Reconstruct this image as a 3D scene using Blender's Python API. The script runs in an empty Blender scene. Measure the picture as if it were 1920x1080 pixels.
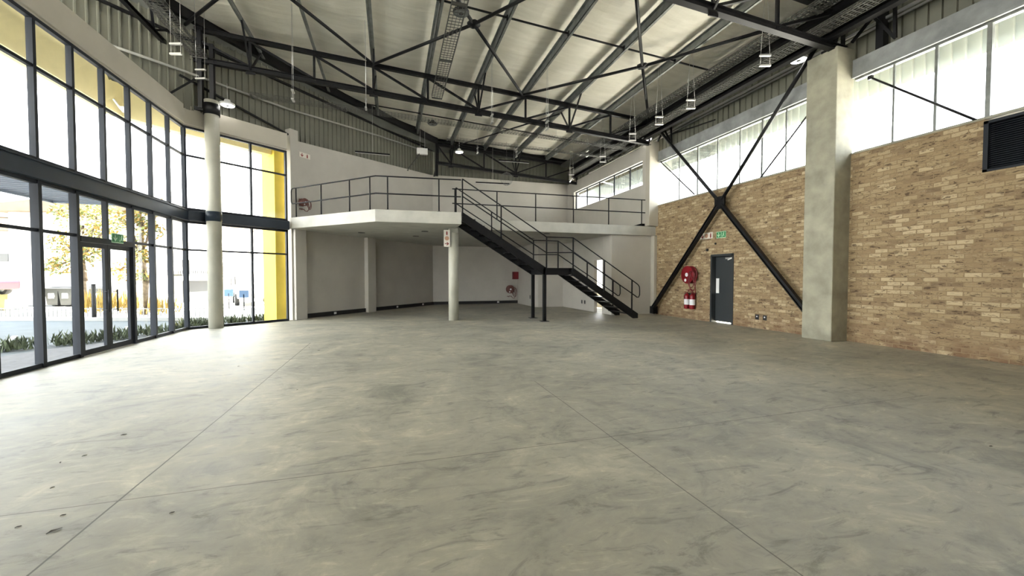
import bpy, math, random
from math import sin, cos, pi, radians, atan2, sqrt
from mathutils import Vector, Matrix
random.seed(7)
scene = bpy.context.scene
col = scene.collection

# ------------------------------------------------------------------ camera
cam_d = bpy.data.cameras.new('camera'); cam = bpy.data.objects.new('camera', cam_d); col.objects.link(cam)
cam_d.sensor_width = 36; cam_d.lens = 36 * 750 / 1920; cam_d.clip_end = 500
cam.location = (0, 0, 1.45)
cam.rotation_euler = (radians(90) - math.atan(21 / 750), 0, radians(-16.84))
scene.camera = cam

# ------------------------------------------------------------------ world, sun, exposure
scene.view_settings.view_transform = 'Standard'
scene.view_settings.look = 'None'
scene.view_settings.gamma = 1
scene.view_settings.use_curve_mapping = False
scene.view_settings.exposure = 4.58
w = bpy.data.worlds.new('sky'); scene.world = w; w.use_nodes = True
nt = w.node_tree; nt.nodes.clear()
out = nt.nodes.new('ShaderNodeOutputWorld'); bg = nt.nodes.new('ShaderNodeBackground')
tc = nt.nodes.new('ShaderNodeTexCoord'); sp = nt.nodes.new('ShaderNodeSeparateXYZ'); cr = nt.nodes.new('ShaderNodeValToRGB')
nt.links.new(tc.outputs['Generated'], sp.inputs[0]); nt.links.new(sp.outputs['Z'], cr.inputs[0])
cr.color_ramp.elements[0].position = 0.0; cr.color_ramp.elements[0].color = (1.0, 0.985, 0.94, 1)
cr.color_ramp.elements[1].position = 0.7; cr.color_ramp.elements[1].color = (0.78, 0.89, 1.0, 1)
nt.links.new(cr.outputs[0], bg.inputs[0]); bg.inputs[1].default_value = .62
nt.links.new(bg.outputs[0], out.inputs[0])
sun_d = bpy.data.lights.new('sun', 'SUN'); sun_d.energy = 5.6; sun_d.angle = radians(0.6); sun_d.color = (1, .93, .80)
sun = bpy.data.objects.new('sun', sun_d); col.objects.link(sun); sun.location = (20, 0, 30)
sun.rotation_euler = Vector((-0.55, 0.12, -1.0)).to_track_quat('-Z', 'Y').to_euler()

# ------------------------------------------------------------------ helpers
def V(*a): return Vector(a[0]) if len(a) == 1 else Vector(a)

class MB:
    def __init__(s): s.v = []; s.f = []; s.mi = []; s.cur = 0; s.smooth = []; s.sm = False
    def face(s, idx): s.f.append(idx); s.mi.append(s.cur); s.smooth.append(s.sm)
    def add(s, vs, fs):
        b = len(s.v); s.v += [Vector(v) for v in vs]
        for f in fs: s.face([b + i for i in f])
        return s
    def box(s, a, b):
        x0, y0, z0 = a; x1, y1, z1 = b
        return s.add([(x0,y0,z0),(x1,y0,z0),(x1,y1,z0),(x0,y1,z0),(x0,y0,z1),(x1,y0,z1),(x1,y1,z1),(x0,y1,z1)],
              [(0,3,2,1),(4,5,6,7),(0,1,5,4),(1,2,6,5),(2,3,7,6),(3,0,4,7)])
    def bar(s, p, q, w, h=None, up=(0, 0, 1)):
        """rectangular bar from p to q; w across, h along 'up'"""
        h = w if h is None else h
        p = V(p); q = V(q); d = (q - p).normalized(); u = V(up)
        if abs(d.dot(u)) > .98: u = Vector((0, 1, 0)) if abs(d.y) < .9 else Vector((1, 0, 0))
        r = d.cross(u).normalized(); u = r.cross(d).normalized()
        vs = []
        for o in (p, q):
            for a, b in ((-1, -1), (1, -1), (1, 1), (-1, 1)): vs.append(o + r * a * w / 2 + u * b * h / 2)
        return s.add(vs, [(0,1,2,3),(7,6,5,4),(0,4,5,1),(1,5,6,2),(2,6,7,3),(3,7,4,0)])
    def ibeam(s, p, q, w, h, t=.012):
        p = V(p); q = V(q); d = (q - p).normalized(); u = Vector((0, 0, 1))
        if abs(d.z) > .95: u = Vector((1, 0, 0))
        r = d.cross(u).normalized(); u = r.cross(d).normalized()
        s.bar(p, q, t, h - 2 * t, u); s.bar(p + u * (h - t) / 2, q + u * (h - t) / 2, w, t, u); s.bar(p - u * (h - t) / 2, q - u * (h - t) / 2, w, t, u)
        return s
    def tube(s, pts, r, n=8, closed=False):
        pts = [V(p) for p in pts]; m = len(pts); rings = []; prev = None
        for i, p in enumerate(pts):
            if closed: t = (pts[(i + 1) % m] - pts[i - 1]).normalized()
            elif i == 0: t = (pts[1] - p).normalized()
            elif i == m - 1: t = (p - pts[-2]).normalized()
            else: t = ((pts[i + 1] - p).normalized() + (p - pts[i - 1]).normalized()).normalized()
            if prev is None:
                a = Vector((0, 0, 1)) if abs(t.z) < .9 else Vector((1, 0, 0)); n1 = t.cross(a).normalized()
            else:
                n1 = (prev - t * prev.dot(t)).normalized()
            prev = n1; n2 = t.cross(n1)
            rings.append([p + (n1 * cos(2 * pi * k / n) + n2 * sin(2 * pi * k / n)) * r for k in range(n)])
        b = len(s.v); s.v += [v for R in rings for v in R]; old = s.sm; s.sm = True
        for i in range(m if closed else m - 1):
            j = (i + 1) % m
            for k in range(n): s.face([b + i * n + k, b + i * n + (k + 1) % n, b + j * n + (k + 1) % n, b + j * n + k])
        s.sm = False
        if not closed: s.face([b + k for k in range(n)][::-1]); s.face([b + (m - 1) * n + k for k in range(n)])
        s.sm = old
        return s
    def lathe(s, prof, c, n=24, axis=(0, 0, 1), caps=True):
        c = V(c); ax = V(axis).normalized(); a = Vector((1, 0, 0)) if abs(ax.x) < .9 else Vector((0, 1, 0))
        n1 = ax.cross(a).normalized(); n2 = ax.cross(n1); b = len(s.v)
        for r, h in prof:
            for k in range(n): s.v.append(c + ax * h + (n1 * cos(2 * pi * k / n) + n2 * sin(2 * pi * k / n)) * r)
        old = s.sm; s.sm = True
        for i in range(len(prof) - 1):
            for k in range(n): s.face([b + i * n + k, b + i * n + (k + 1) % n, b + (i + 1) * n + (k + 1) % n, b + (i + 1) * n + k])
        s.sm = False
        if caps: s.face([b + k for k in range(n)][::-1]); s.face([b + (len(prof) - 1) * n + k for k in range(n)])
        s.sm = old
        return s
    def prism(s, pts, off):
        """polygon pts (3d) extruded by vector off"""
        pts = [V(p) for p in pts]; n = len(pts); o = V(off)
        return s.add(pts + [p + o for p in pts], [tuple(range(n))[::-1], tuple(range(n, 2 * n))] + [(i, (i + 1) % n, n + (i + 1) % n, n + i) for i in range(n)])
    def build(s, name, mat, parent=None, origin=None, bevel=0):
        me = bpy.data.meshes.new(name); o = bpy.data.objects.new(name, me); col.objects.link(o)
        pw = Vector((0, 0, 0))
        if parent is not None:
            pw = WL[parent.name].copy(); o.parent = parent
        xs = [v.x for v in s.v]; ys = [v.y for v in s.v]; zs = [v.z for v in s.v]
        org = V(origin) if origin else Vector(((min(xs) + max(xs)) / 2, (min(ys) + max(ys)) / 2, min(zs)))
        me.from_pydata([v - org for v in s.v], [], s.f)
        o.location = org - pw; WL[o.name] = org
        for m in (mat if isinstance(mat, (list, tuple)) else [mat]): me.materials.append(m)
        me.polygons.foreach_set('material_index', s.mi)
        me.polygons.foreach_set('use_smooth', s.smooth)
        me.update()
        if bevel:
            bm = o.modifiers.new('bevel', 'BEVEL'); bm.width = bevel; bm.segments = 2; bm.limit_method = 'ANGLE'
        return o
WL = {}
def tag(o, label=None, cat=None, group=None, kind=None):
    if label: o['label'] = label
    if cat: o['category'] = cat
    if group: o['group'] = group
    if kind: o['kind'] = kind
    return o
def thing(name, loc, label=None, cat=None, group=None, kind=None):
    o = bpy.data.objects.new(name, None); col.objects.link(o); o.location = loc; o.empty_display_size = .1
    WL[o.name] = Vector(loc); return tag(o, label, cat, group, kind)
def copy_tree(o, loc, label=None, rz=None, parent=None):
    c = o.copy(); col.objects.link(c)
    if parent is None:
        c.location = loc
        if rz is not None: c.rotation_euler = (0, 0, rz)
    else: c.parent = parent
    if label: c['label'] = label
    for ch in list(kids.get(o.name, [])):
        copy_tree(ch, None, None, None, c)
    return c
kids = {}
def index_kids():
    kids.clear()
    for o in col.objects:
        if o.parent: kids.setdefault(o.parent.name, []).append(o)
def struct(o): return tag(o, kind='structure')
ORD = ['first', 'second', 'third', 'fourth', 'fifth', 'sixth', 'seventh', 'eighth', 'ninth', 'tenth', 'eleventh', 'twelfth', 'thirteenth', 'fourteenth', 'fifteenth']

# ------------------------------------------------------------------ materials
def mat(name, rgb, rough=.6, metal=0., spec=.5):
    m = bpy.data.materials.new(name); m.use_nodes = True; b = m.node_tree.nodes['Principled BSDF']
    b.inputs['Base Color'].default_value = (*rgb, 1); b.inputs['Roughness'].default_value = rough
    b.inputs['Metallic'].default_value = metal; b.inputs['Specular IOR Level'].default_value = spec
    return m
def N(m, t, **kw):
    n = m.node_tree.nodes.new(t)
    for k, v in kw.items(): setattr(n, k, v)
    return n
def L(m, a, b): m.node_tree.links.new(a, b)
def coords(m, scale=(1, 1, 1), world=True):
    g = N(m, 'ShaderNodeNewGeometry'); mp = N(m, 'ShaderNodeMapping'); L(m, g.outputs['Position'], mp.inputs[0]); mp.inputs['Scale'].default_value = scale
    return mp.outputs[0]
def noise(m, vec, scale, detail=4, rough=.55, dist=0.):
    n = N(m, 'ShaderNodeTexNoise'); L(m, vec, n.inputs['Vector']); n.inputs['Scale'].default_value = scale
    n.inputs['Detail'].default_value = detail; n.inputs['Roughness'].default_value = rough; n.inputs['Distortion'].default_value = dist
    return n.outputs['Fac']
def ramp(m, fac, stops):
    r = N(m, 'ShaderNodeValToRGB'); L(m, fac, r.inputs[0]); e = r.color_ramp.elements
    while len(e) < len(stops): e.new(.5)
    for i, (p, c) in enumerate(stops):
        e[i].position = p; e[i].color = (*c, 1) if isinstance(c, tuple) else (c, c, c, 1)
    return r.outputs[0]
def mix(m, a, b, fac, mode='MIX'):
    x = N(m, 'ShaderNodeMix'); x.data_type = 'RGBA'; x.blend_type = mode
    if isinstance(fac, float): x.inputs[0].default_value = fac
    else: L(m, fac, x.inputs[0])
    for i, v in ((6, a), (7, b)):
        if isinstance(v, tuple): x.inputs[i].default_value = (*v, 1)
        else: L(m, v, x.inputs[i])
    return x.outputs[2]
def mth(m, op, a, b=None, clamp=False):
    x = N(m, 'ShaderNodeMath', operation=op); x.use_clamp = clamp
    for i, v in ((0, a), (1, b)):
        if v is None: continue
        if isinstance(v, (int, float)): x.inputs[i].default_value = v
        else: L(m, v, x.inputs[i])
    return x.outputs[0]
def bump(m, h, strength=.2, dist=.01):
    b = N(m, 'ShaderNodeBump'); b.inputs['Strength'].default_value = strength; b.inputs['Distance'].default_value = dist
    L(m, h, b.inputs['Height']); L(m, b.outputs[0], m.node_tree.nodes['Principled BSDF'].inputs['Normal'])
def bc(m, c): L(m, c, m.node_tree.nodes['Principled BSDF'].inputs['Base Color'])
def varied(name, rgb, amt=.08, scale=3., rough=.6, metal=0., bmp=0.):
    m = mat(name, rgb, rough, metal); v = coords(m); f = noise(m, v, scale, 5)
    lo = tuple(max(0, c * (1 - amt * 2)) for c in rgb); hi = tuple(min(1, c * (1 + amt * 2)) for c in rgb)
    bc(m, ramp(m, f, [(.3, lo), (.7, hi)]))
    if bmp: bump(m, noise(m, v, scale * 20, 3), bmp, .005)
    return m

M = {}
M['steel'] = varied('black_painted_steel', (.007, .007, .008), .15, 4, .45)
M['frame'] = varied('charcoal_aluminium', (.014, .017, .023), .06, 3, .4, 0.)
M['spandrel'] = varied('charcoal_spandrel', (.026, .036, .052), .06, 3, .4, 0.)
M['galv'] = varied('galvanised_steel', (.20, .21, .20), .12, 6, .4, .35)
M['bright'] = mat('bright_zinc', (.6, .6, .58), .3, .7)
M['plaster'] = varied('white_plaster', (.50, .475, .425), .03, 1.2, .7, 0, .12)
M['plaster_cream'] = varied('cream_plaster', (.47, .44, .37), .03, 1.2, .7, 0, .12)
M['rough'] = varied('off_shutter_concrete', (.34, .325, .25), .12, 2.5, .75, 0, .4)
M['slabc'] = varied('pale_concrete', (.47, .46, .41), .06, 2.0, .7, 0, .25)
M['lintel'] = varied('grey_lintel', (.26, .27, .27), .14, 2.5, .7, 0, .4)
M['colm'] = varied('painted_round_column', (.42, .41, .34), .05, 2, .6, 0, .12)
M['black'] = mat('black_plastic', (.012, .012, .013), .4)
M['white'] = mat('white_enamel', (.8, .8, .78), .4)
M['red'] = mat('fire_red', (.22, .005, .012), .35)
M['redhose'] = mat('red_rubber_hose', (.18, .012, .018), .5)
M['label'] = mat('label_white', (.75, .75, .78), .5)
M['signred'] = mat('sign_red', (.22, .012, .008), .5)
M['signdim'] = mat('sign_pale_red', (.5, .28, .18), .5)
M['signwhite'] = mat('sign_white', (.72, .68, .60), .5)
M['signgreen'] = mat('sign_green', (.02, .22, .07), .5)
M['signlime'] = mat('sign_pale_green', (.45, .72, .5), .5)
M['door'] = mat('charcoal_door_paint', (.028, .033, .036), .45)
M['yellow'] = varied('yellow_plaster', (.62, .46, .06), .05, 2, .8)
M['yellowpale'] = varied('yellow_plaster_painted_sunlight', (.86, .74, .40), .03, 2, .8)  # paler copy of the yellow plaster, sunlight mixed into its colour
M['pipe'] = mat('pale_pipe', (.30, .30, .27), .4)
M['reddim'] = mat('dull_red_enamel', (.14, .05, .04), .5)
M['leaf_dry'] = mat('dry_leaf', (.05, .04, .03), .8)
M['cladding'] = varied('ribbed_sheet_cladding', (.165, .165, .13), .06, 1.2, .45, .1)
M['cladout'] = mat('outside_sheet', (.55, .62, .64), .45, .1)
M['soffit'] = varied('grey_soffit_sheet', (.13, .135, .12), .1, 1.5, .6)
M['mesh'] = mat('wire_basket_steel', (.10, .10, .09), .4, .4)

for k_ in ('frame', 'steel', 'spandrel'): M[k_].node_tree.nodes['Principled BSDF'].inputs['Specular IOR Level'].default_value = .28
M['frame'].node_tree.nodes['Principled BSDF'].inputs['Roughness'].default_value = .6
M['louvre'] = mat('louvre_blade_grey', (.05, .06, .068), .5)
m = M['ceil'] = mat('white_roof_insulation', (.62, .60, .53), .55)
v = coords(m, (.55, 3.0, 1)); f1 = noise(m, v, 1.5, 6, .6); 
bc(m, ramp(m, f1, [(.3, (.70, .67, .57)), (.7, (.84, .81, .71))]))
g = coords(m, (1, 1, 1)); sx = N(m, 'ShaderNodeSeparateXYZ'); L(m, g, sx.inputs[0])
# overlap seams of the foil strips, with a soft sag between them
yy = mth(m, 'ADD', mth(m, 'ADD', sx.outputs['Y'], mth(m, 'MULTIPLY', sx.outputs['X'], .012)), mth(m, 'MULTIPLY', noise(m, coords(m, (1, .3, 1)), 1.4, 2), .16))
fr = mth(m, 'FRACT', mth(m, 'DIVIDE', yy, .82)); seam = mth(m, 'POWER', mth(m, 'ABSOLUTE', mth(m, 'SUBTRACT', fr, .5)), 3.0)
h = mth(m, 'ADD', mth(m, 'MULTIPLY', seam, 2.2), mth(m, 'MULTIPLY', f1, .55)); bump(m, h, .55, .09)

m = M['floor'] = mat('power_floated_concrete', (.3, .3, .28), .5, 0, .35)
v = coords(m, (1, 1, 1)); big = noise(m, v, .35, 6, .62, .6); med = noise(m, v, 1.1, 8, .68, 1.6); fine = noise(m, v, 6, 8, .7, .8); v2 = coords(m, (.9, 2.6, 1)); st = noise(m, v2, 2.2, 8, .72, 1.4)
c1 = ramp(m, big, [(.34, (.275, .262, .222)), (.52, (.37, .35, .29)), (.68, (.425, .395, .322))])
c2 = ramp(m, med, [(.32, (.33, .34, .34)), (.46, (.49, .49, .49)), (.55, (.52, .52, .51)), (.68, (.68, .67, .64))])
c3 = mix(m, c1, c2, 1., 'OVERLAY')
c4 = mix(m, c3, ramp(m, st, [(.34, (.30, .31, .31)), (.45, (.5, .5, .5)), (.58, (.52, .52, .51)), (.68, (.70, .69, .66))]), .9, 'OVERLAY')
c5 = mix(m, c4, ramp(m, fine, [(.3, .44), (.7, .56)]), .7, 'OVERLAY')
sx = N(m, 'ShaderNodeSeparateXYZ'); L(m, v, sx.inputs[0])
wob = mth(m, 'MULTIPLY', mth(m, 'SUBTRACT', noise(m, v, 3, 2), .5), .012)
def line(ax, pos, wd):
    d = mth(m, 'ABSOLUTE', mth(m, 'SUBTRACT', mth(m, 'ADD', sx.outputs[ax], wob), pos)); return mth(m, 'LESS_THAN', d, wd)
ln = None
for ax, pos, wd, oax, omax, k_ in (('X', -1.7, .006, 'Y', 9.66, 1.), ('X', 1.9, .0045, 'Y', 5.2, .8), ('Y', 3.18, .0045, 'X', 6.3, .8), ('Y', 6.46, .0045, 'X', .1, .5)):
    l = mth(m, 'MULTIPLY', mth(m, 'MULTIPLY', line(ax, pos, wd), mth(m, 'LESS_THAN', sx.outputs[oax], omax)), k_); ln = l if ln is None else mth(m, 'MAXIMUM', ln, l)
c6 = mix(m, c5, (.07, .065, .055), mth(m, 'MULTIPLY', ln, .85)); bc(m, c6)
b = m.node_tree.nodes['Principled BSDF']; L(m, mth(m, 'ADD', .38, mth(m, 'MULTIPLY', med, .35)), b.inputs['Roughness'])
bump(m, mth(m, 'ADD', mth(m, 'MULTIPLY', st, .7), mth(m, 'MULTIPLY', fine, .15)), .22, .012)

m = M['brick'] = mat('clay_stock_brick', (.5, .4, .25), .85)
g = N(m, 'ShaderNodeNewGeometry'); sx = N(m, 'ShaderNodeSeparateXYZ'); L(m, g.outputs['Position'], sx.inputs[0])
cb = N(m, 'ShaderNodeCombineXYZ'); L(m, mth(m, 'ADD', sx.outputs['Y'], sx.outputs['X']), cb.inputs[0]); L(m, sx.outputs['Z'], cb.inputs[1])
wv = N(m, 'ShaderNodeVectorMath', operation='ADD'); L(m, cb.outputs[0], wv.inputs[0])
nz = N(m, 'ShaderNodeTexNoise'); nz.inputs['Scale'].default_value = 6; L(m, cb.outputs[0], nz.inputs['Vector'])
sc = N(m, 'ShaderNodeVectorMath', operation='SCALE'); L(m, nz.outputs['Color'], sc.inputs[0]); sc.inputs['Scale'].default_value = .014; L(m, sc.outputs[0], wv.inputs[1])
def brick(c1, c2, mo):
    bt = N(m, 'ShaderNodeTexBrick'); L(m, wv.outputs[0], bt.inputs['Vector']); bt.inputs['Scale'].default_value = 1; bt.inputs['Brick Width'].default_value = .232
    bt.inputs['Row Height'].default_value = .085; bt.inputs['Mortar Size'].default_value = .009; bt.inputs['Mortar Smooth'].default_value = .35; bt.inputs['Bias'].default_value = 0
    bt.inputs['Color1'].default_value = (*c1, 1); bt.inputs['Color2'].default_value = (*c2, 1); bt.inputs['Mortar'].default_value = (*mo, 1); return bt
bt = brick((0, 0, 0), (1, 1, 1), (.5, .5, .5))
mask = brick((1, 1, 1), (1, 1, 1), (0, 0, 0))
base = ramp(m, bt.outputs['Color'], [(0, (.20, .135, .075)), (.15, (.285, .20, .108)), (.5, (.335, .245, .135)), (.8, (.39, .295, .17)), (1, (.52, .41, .255))])
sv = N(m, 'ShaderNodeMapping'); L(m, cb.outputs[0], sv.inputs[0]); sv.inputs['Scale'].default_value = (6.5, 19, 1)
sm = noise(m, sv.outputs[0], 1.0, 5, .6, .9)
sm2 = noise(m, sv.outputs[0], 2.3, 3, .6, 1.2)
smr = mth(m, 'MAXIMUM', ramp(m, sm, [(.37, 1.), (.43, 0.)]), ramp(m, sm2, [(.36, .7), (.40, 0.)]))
lit = ramp(m, sm, [(.56, 0.), (.68, .55)])  # paler blotches scattered at random over the bricks
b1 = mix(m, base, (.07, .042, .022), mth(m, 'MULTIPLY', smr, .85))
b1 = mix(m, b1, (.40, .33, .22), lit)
# patchy redder, darker courses, stronger towards the foot of the wall
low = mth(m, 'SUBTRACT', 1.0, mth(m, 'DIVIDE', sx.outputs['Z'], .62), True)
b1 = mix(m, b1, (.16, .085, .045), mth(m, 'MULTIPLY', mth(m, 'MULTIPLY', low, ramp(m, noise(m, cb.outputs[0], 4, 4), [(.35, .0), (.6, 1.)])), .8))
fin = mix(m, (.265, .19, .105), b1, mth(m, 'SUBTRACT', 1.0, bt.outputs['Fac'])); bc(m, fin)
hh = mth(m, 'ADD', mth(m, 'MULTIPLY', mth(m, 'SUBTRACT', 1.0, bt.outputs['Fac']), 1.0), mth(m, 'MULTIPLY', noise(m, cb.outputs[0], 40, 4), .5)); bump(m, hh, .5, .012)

def glassmat(name, tint, refl):
    m = bpy.data.materials.new(name); m.use_nodes = True; t = m.node_tree; t.nodes.clear()
    o = N(m, 'ShaderNodeOutputMaterial'); mx = N(m, 'ShaderNodeMixShader'); tr = N(m, 'ShaderNodeBsdfTransparent'); gl = N(m, 'ShaderNodeBsdfGlossy')
    lw = N(m, 'ShaderNodeLayerWeight'); lw.inputs[0].default_value = .25
    tr.inputs[0].default_value = (*tint, 1); gl.inputs['Roughness'].default_value = .02; gl.inputs[0].default_value = (.9, .95, 1, 1)
    L(m, mth(m, 'MULTIPLY', lw.outputs['Fresnel'], refl), mx.inputs[0]); L(m, tr.outputs[0], mx.inputs[1]); L(m, gl.outputs[0], mx.inputs[2]); L(m, mx.outputs[0], o.inputs[0])
    return m
M['glass'] = glassmat('clear_window_glass', (.95, .97, .98), .5)
def emis(name, rgb, s):
    m = mat(name, rgb, .5); b = m.node_tree.nodes['Principled BSDF']; b.inputs['Emission Color'].default_value = (*rgb, 1); b.inputs['Emission Strength'].default_value = s; return m
M['lamp'] = emis('lit_diffuser', (1, .98, .92), .6)

# ------------------------------------------------------------------ key geometry numbers
WX = 9.85                      # inner face of the brick wall
FX = -5.37                     # inner line of the glazed facade
A = Vector((-3.15, 14.98, 0)); B = Vector((2.06, 20.8, 0)); AB = (B - A).normalized(); ABn = Vector((AB.y, -AB.x, 0))   # normal into the room
YB = 20.8
CO = Vector((-5.37, 13.05, 0)); CE = Vector((-3.24, 14.75, 0)); CC = (CE - CO).normalized(); CN = Vector((CC.y, -CC.x, 0))
def roofz(x): return 8.42 - .062 * (x + 5.5)
PX = [-5.42 + 1.65 * k for k in range(10)]            # purlin lines -5.42 ... 9.43
def edgeY(x):                                          # roof edge over the curved side
    pts = [(-9, 8.6), (-4.72, 13.33), (-3.17, 15.06), (-.66, 17.25), (1.14, 18.76), (2.09, 19.55), (20, 19.9)]
    for (x0, y0), (x1, y1) in zip(pts, pts[1:]):
        if x0 <= x <= x1: return y0 + (y1 - y0) * (x - x0) / (x1 - x0)
YN = -7.0

# ------------------------------------------------------------------ floor, ceiling, walls
f = MB(); f.prism([(FX - .1, YN, -.2), (11, YN, -.2), (11, 23, -.2), (2, 23, -.2), (-3.24, 15.2, -.2), (CO.x - .1, CO.y + .05, -.2)][::1], (0, 0, .2)); struct(f.build('floor', M['floor']))
f = MB()
for k in range(9):
    x0, x1 = PX[k], PX[k + 1]
    n = 6
    for i in range(n):
        a = x0 + (x1 - x0) * i / n; b_ = x0 + (x1 - x0) * (i + 1) / n
        za = roofz(a) + .20 - .07 * sin(pi * i / n); zb = roofz(b_) + .20 - .07 * sin(pi * (i + 1) / n)
        ya, yb = (min(edgeY(a), 19.9), min(edgeY(b_), 19.9))
        f.sm = True; bI = len(f.v); f.v += [Vector((a, YN, za)), Vector((b_, YN, zb)), Vector((b_, yb, zb)), Vector((a, ya, za))]; f.face([bI, bI + 3, bI + 2, bI + 1]); f.sm = False
x0 = PX[9]
f.add([(x0, YN, roofz(x0) + .2), (10.3, YN, roofz(10.3) + .2), (10.3, 19.9, roofz(10.3) + .2), (x0, 19.9, roofz(x0) + .2)], [(0, 3, 2, 1)])
# roof sheet above the insulation
f.add([(-15, YN, 9.3), (11.4, YN, 7.85), (11.4, 22, 7.85), (-15, 22, 9.3)], [(0, 1, 2, 3)])
struct(f.build('ceiling', M['ceil']))
# grey sheet between the roof edge and the cladding, over the curved side
f = MB(); pts = [(-8.5, 9.2), (-4.72, 13.33), (-3.17, 15.06), (-.66, 17.25), (1.14, 18.76), (2.09, 19.5), (9.9, 19.7)]
for (xa, ya), (xb, yb) in zip(pts, pts[1:]):
    za = roofz(xa) + .0; zb = roofz(xb) + .0
    o1 = Vector((-.75, .67, 0)) * .50 if xb <= 2.1 else Vector((0, 1.45, 0)); o0 = Vector((-.75, .67, 0)) * .50 if xa < 2.0 else Vector((0, 1.45, 0))
    f.add([(xa, ya, za), (xb, yb, zb), (xb + o1.x, yb + o1.y, 7.84), (xa + o0.x, ya + o0.y, 7.84)], [(0, 1, 2, 3)])
f.add([(2.09, 19.5, 7.9), (2.09, 21.1, 7.84), (.9, 20.6, 7.84)], [(0, 1, 2)])
struct(f.build('trim_1', M['soffit']))

def ribbed(name, p, q, z0, z1, pitch, material, side=1, rib=.04, rw=.05):
    """vertical ribbed sheet between plan points p and q; z0/z1 functions of distance fraction"""
    p = Vector((*p, 0)); q = Vector((*q, 0)); ln_ = (q - p).length; d = (q - p) / ln_; n = Vector((d.y, -d.x, 0)) * side
    prof = []; s = 0
    while s < ln_ - pitch * .2:
        prof += [(s, 0), (s + pitch - rw, 0), (s + pitch - rw + .01, rib), (s + pitch - .01, rib)]; s += pitch
    prof = [(min(a, ln_), h) for a, h in prof] + [(ln_, 0)]
    b = MB(); m_ = len(prof)
    for a, h in prof:
        c = p + d * a + n * h; t = a / ln_; b.v.append(Vector((c.x, c.y, z0(t)))); b.v.append(Vector((c.x, c.y, z1(t))))
    for i in range(m_ - 1): b.face([2 * i, 2 * i + 2, 2 * i + 3, 2 * i + 1])
    return b

A2 = Vector((-5.37, 12.95)); B2 = Vector((2.06, 20.9)); dAB = (B2 - A2).normalized()
P0 = A2 - dAB * 12
struct(ribbed('c', P0, A2 - dAB * .25, lambda t: 6.5 if t < .89 else 6.1, lambda t: 9.0, .19, M['cladding'], 1).build('wall_left_upper', M['cladding']))
struct(ribbed('c', A2 - dAB * .25, B2, lambda t: 6.0, lambda t: 8.75, .19, M['cladding'], 1).build('wall_left_upper', M['cladding']))
struct(ribbed('c', (2.0, 20.95), (10.1, 20.95), lambda t: 6.2, lambda t: 8.6, .20, M['cladding'], 1).build('wall_back_upper', M['cladding']))
struct(ribbed('c', (10.1, 21.0), (10.1, YN), lambda t: 6.0, lambda t: 7.85, .21, M['cladding'], 1).build('wall_right_upper', M['cladding']))
# hanging outer sheet beyond the high windows
o = ribbed('c', (10.85, 21), (10.85, YN), lambda t: 5.70, lambda t: 7.9, .21, M['cladout'], 1).build('wall_right_fascia', M['cladout']); struct(o)

# brick wall: boxes around the door and louvre openings
DY0, DY1, DZ = 9.58, 10.46, 2.14
LY0, LY1, LZ0, LZ1 = 1.6, 4.33, 3.26, 4.13
BT = 4.17
f = MB(); X0, X1 = WX, WX + .24
f.box((X0, DY1, 0), (X1, 13.3, BT)); f.box((X0, DY0, DZ), (X1, DY1, BT)); f.box((X0, LY1, 0), (X1, DY0, BT))
f.box((X0, LY0, 0), (X1, LY1, LZ0)); f.box((X0, YN, 0), (X1, LY0, BT))
struct(f.build('wall_right', M['brick']))
f = MB(); f.box((WX - .01, YN, BT), (WX + .26, 13.3, BT + .03)); struct(f.build('trim_2', M['rough']))

# white wall under / beside the mezzanine
f = MB(); f.box((8.0, 13.42, 0), (WX, 13.6, 3.06)); f.box((8.0, 13.6, 0), (8.15, 14.12, 3.06)); f.box((8.0, 14.12, 2.12), (8.15, 14.78, 3.06)); f.box((8.0, 14.78, 0), (8.15, 17.9, 3.06))
f.box((6.72, 17.9, 0), (8.15, 18.05, 3.06)); f.box((6.6, 18.2, 0), (6.75, YB, 3.06)); f.prism([(6.72, 17.9, 0), (6.87, 18.05, 0), (6.75, 18.25, 0), (6.6, 18.2, 0)], (0, 0, 3.06))
struct(f.build('wall_room', M['plaster'], bevel=.012))
f = MB()
f.box((9.55, 13.42, 6.03), (9.86, YB, 6.6)); f.box((9.55, 13.42, 3.4), (9.86, YB, 5.08)); f.box((9.55, 13.42, 5.08), (9.86, 13.74, 6.03)); f.box((9.55, 19.95, 5.08), (9.86, YB, 6.03))
f.box((WX, 13.3, 0), (WX + .2, 14.1, 3.4)); f.box((WX, 14.1, 0), (WX + .2, 16.4, 3.4)); f.box((WX, 18.9, 0), (WX + .2, YB, 3.4)); f.box((WX, 16.4, 0), (WX + .2, 18.9, .9)); f.box((WX, 16.4, 2.4), (WX + .2, 18.9, 3.4))
struct(f.build('wall_right_white', M['plaster']))
f = MB(); f.box((2.0, YB, 0), (WX + .1, YB + .2, 3.06)); f.box((2.0, YB, 3.4), (WX + .1, YB + .2, 6.63)); f.box((2.0, YB, 3.06), (WX + .1, YB + .2, 3.4))
struct(f.build('wall_back', M['plaster']))
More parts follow.
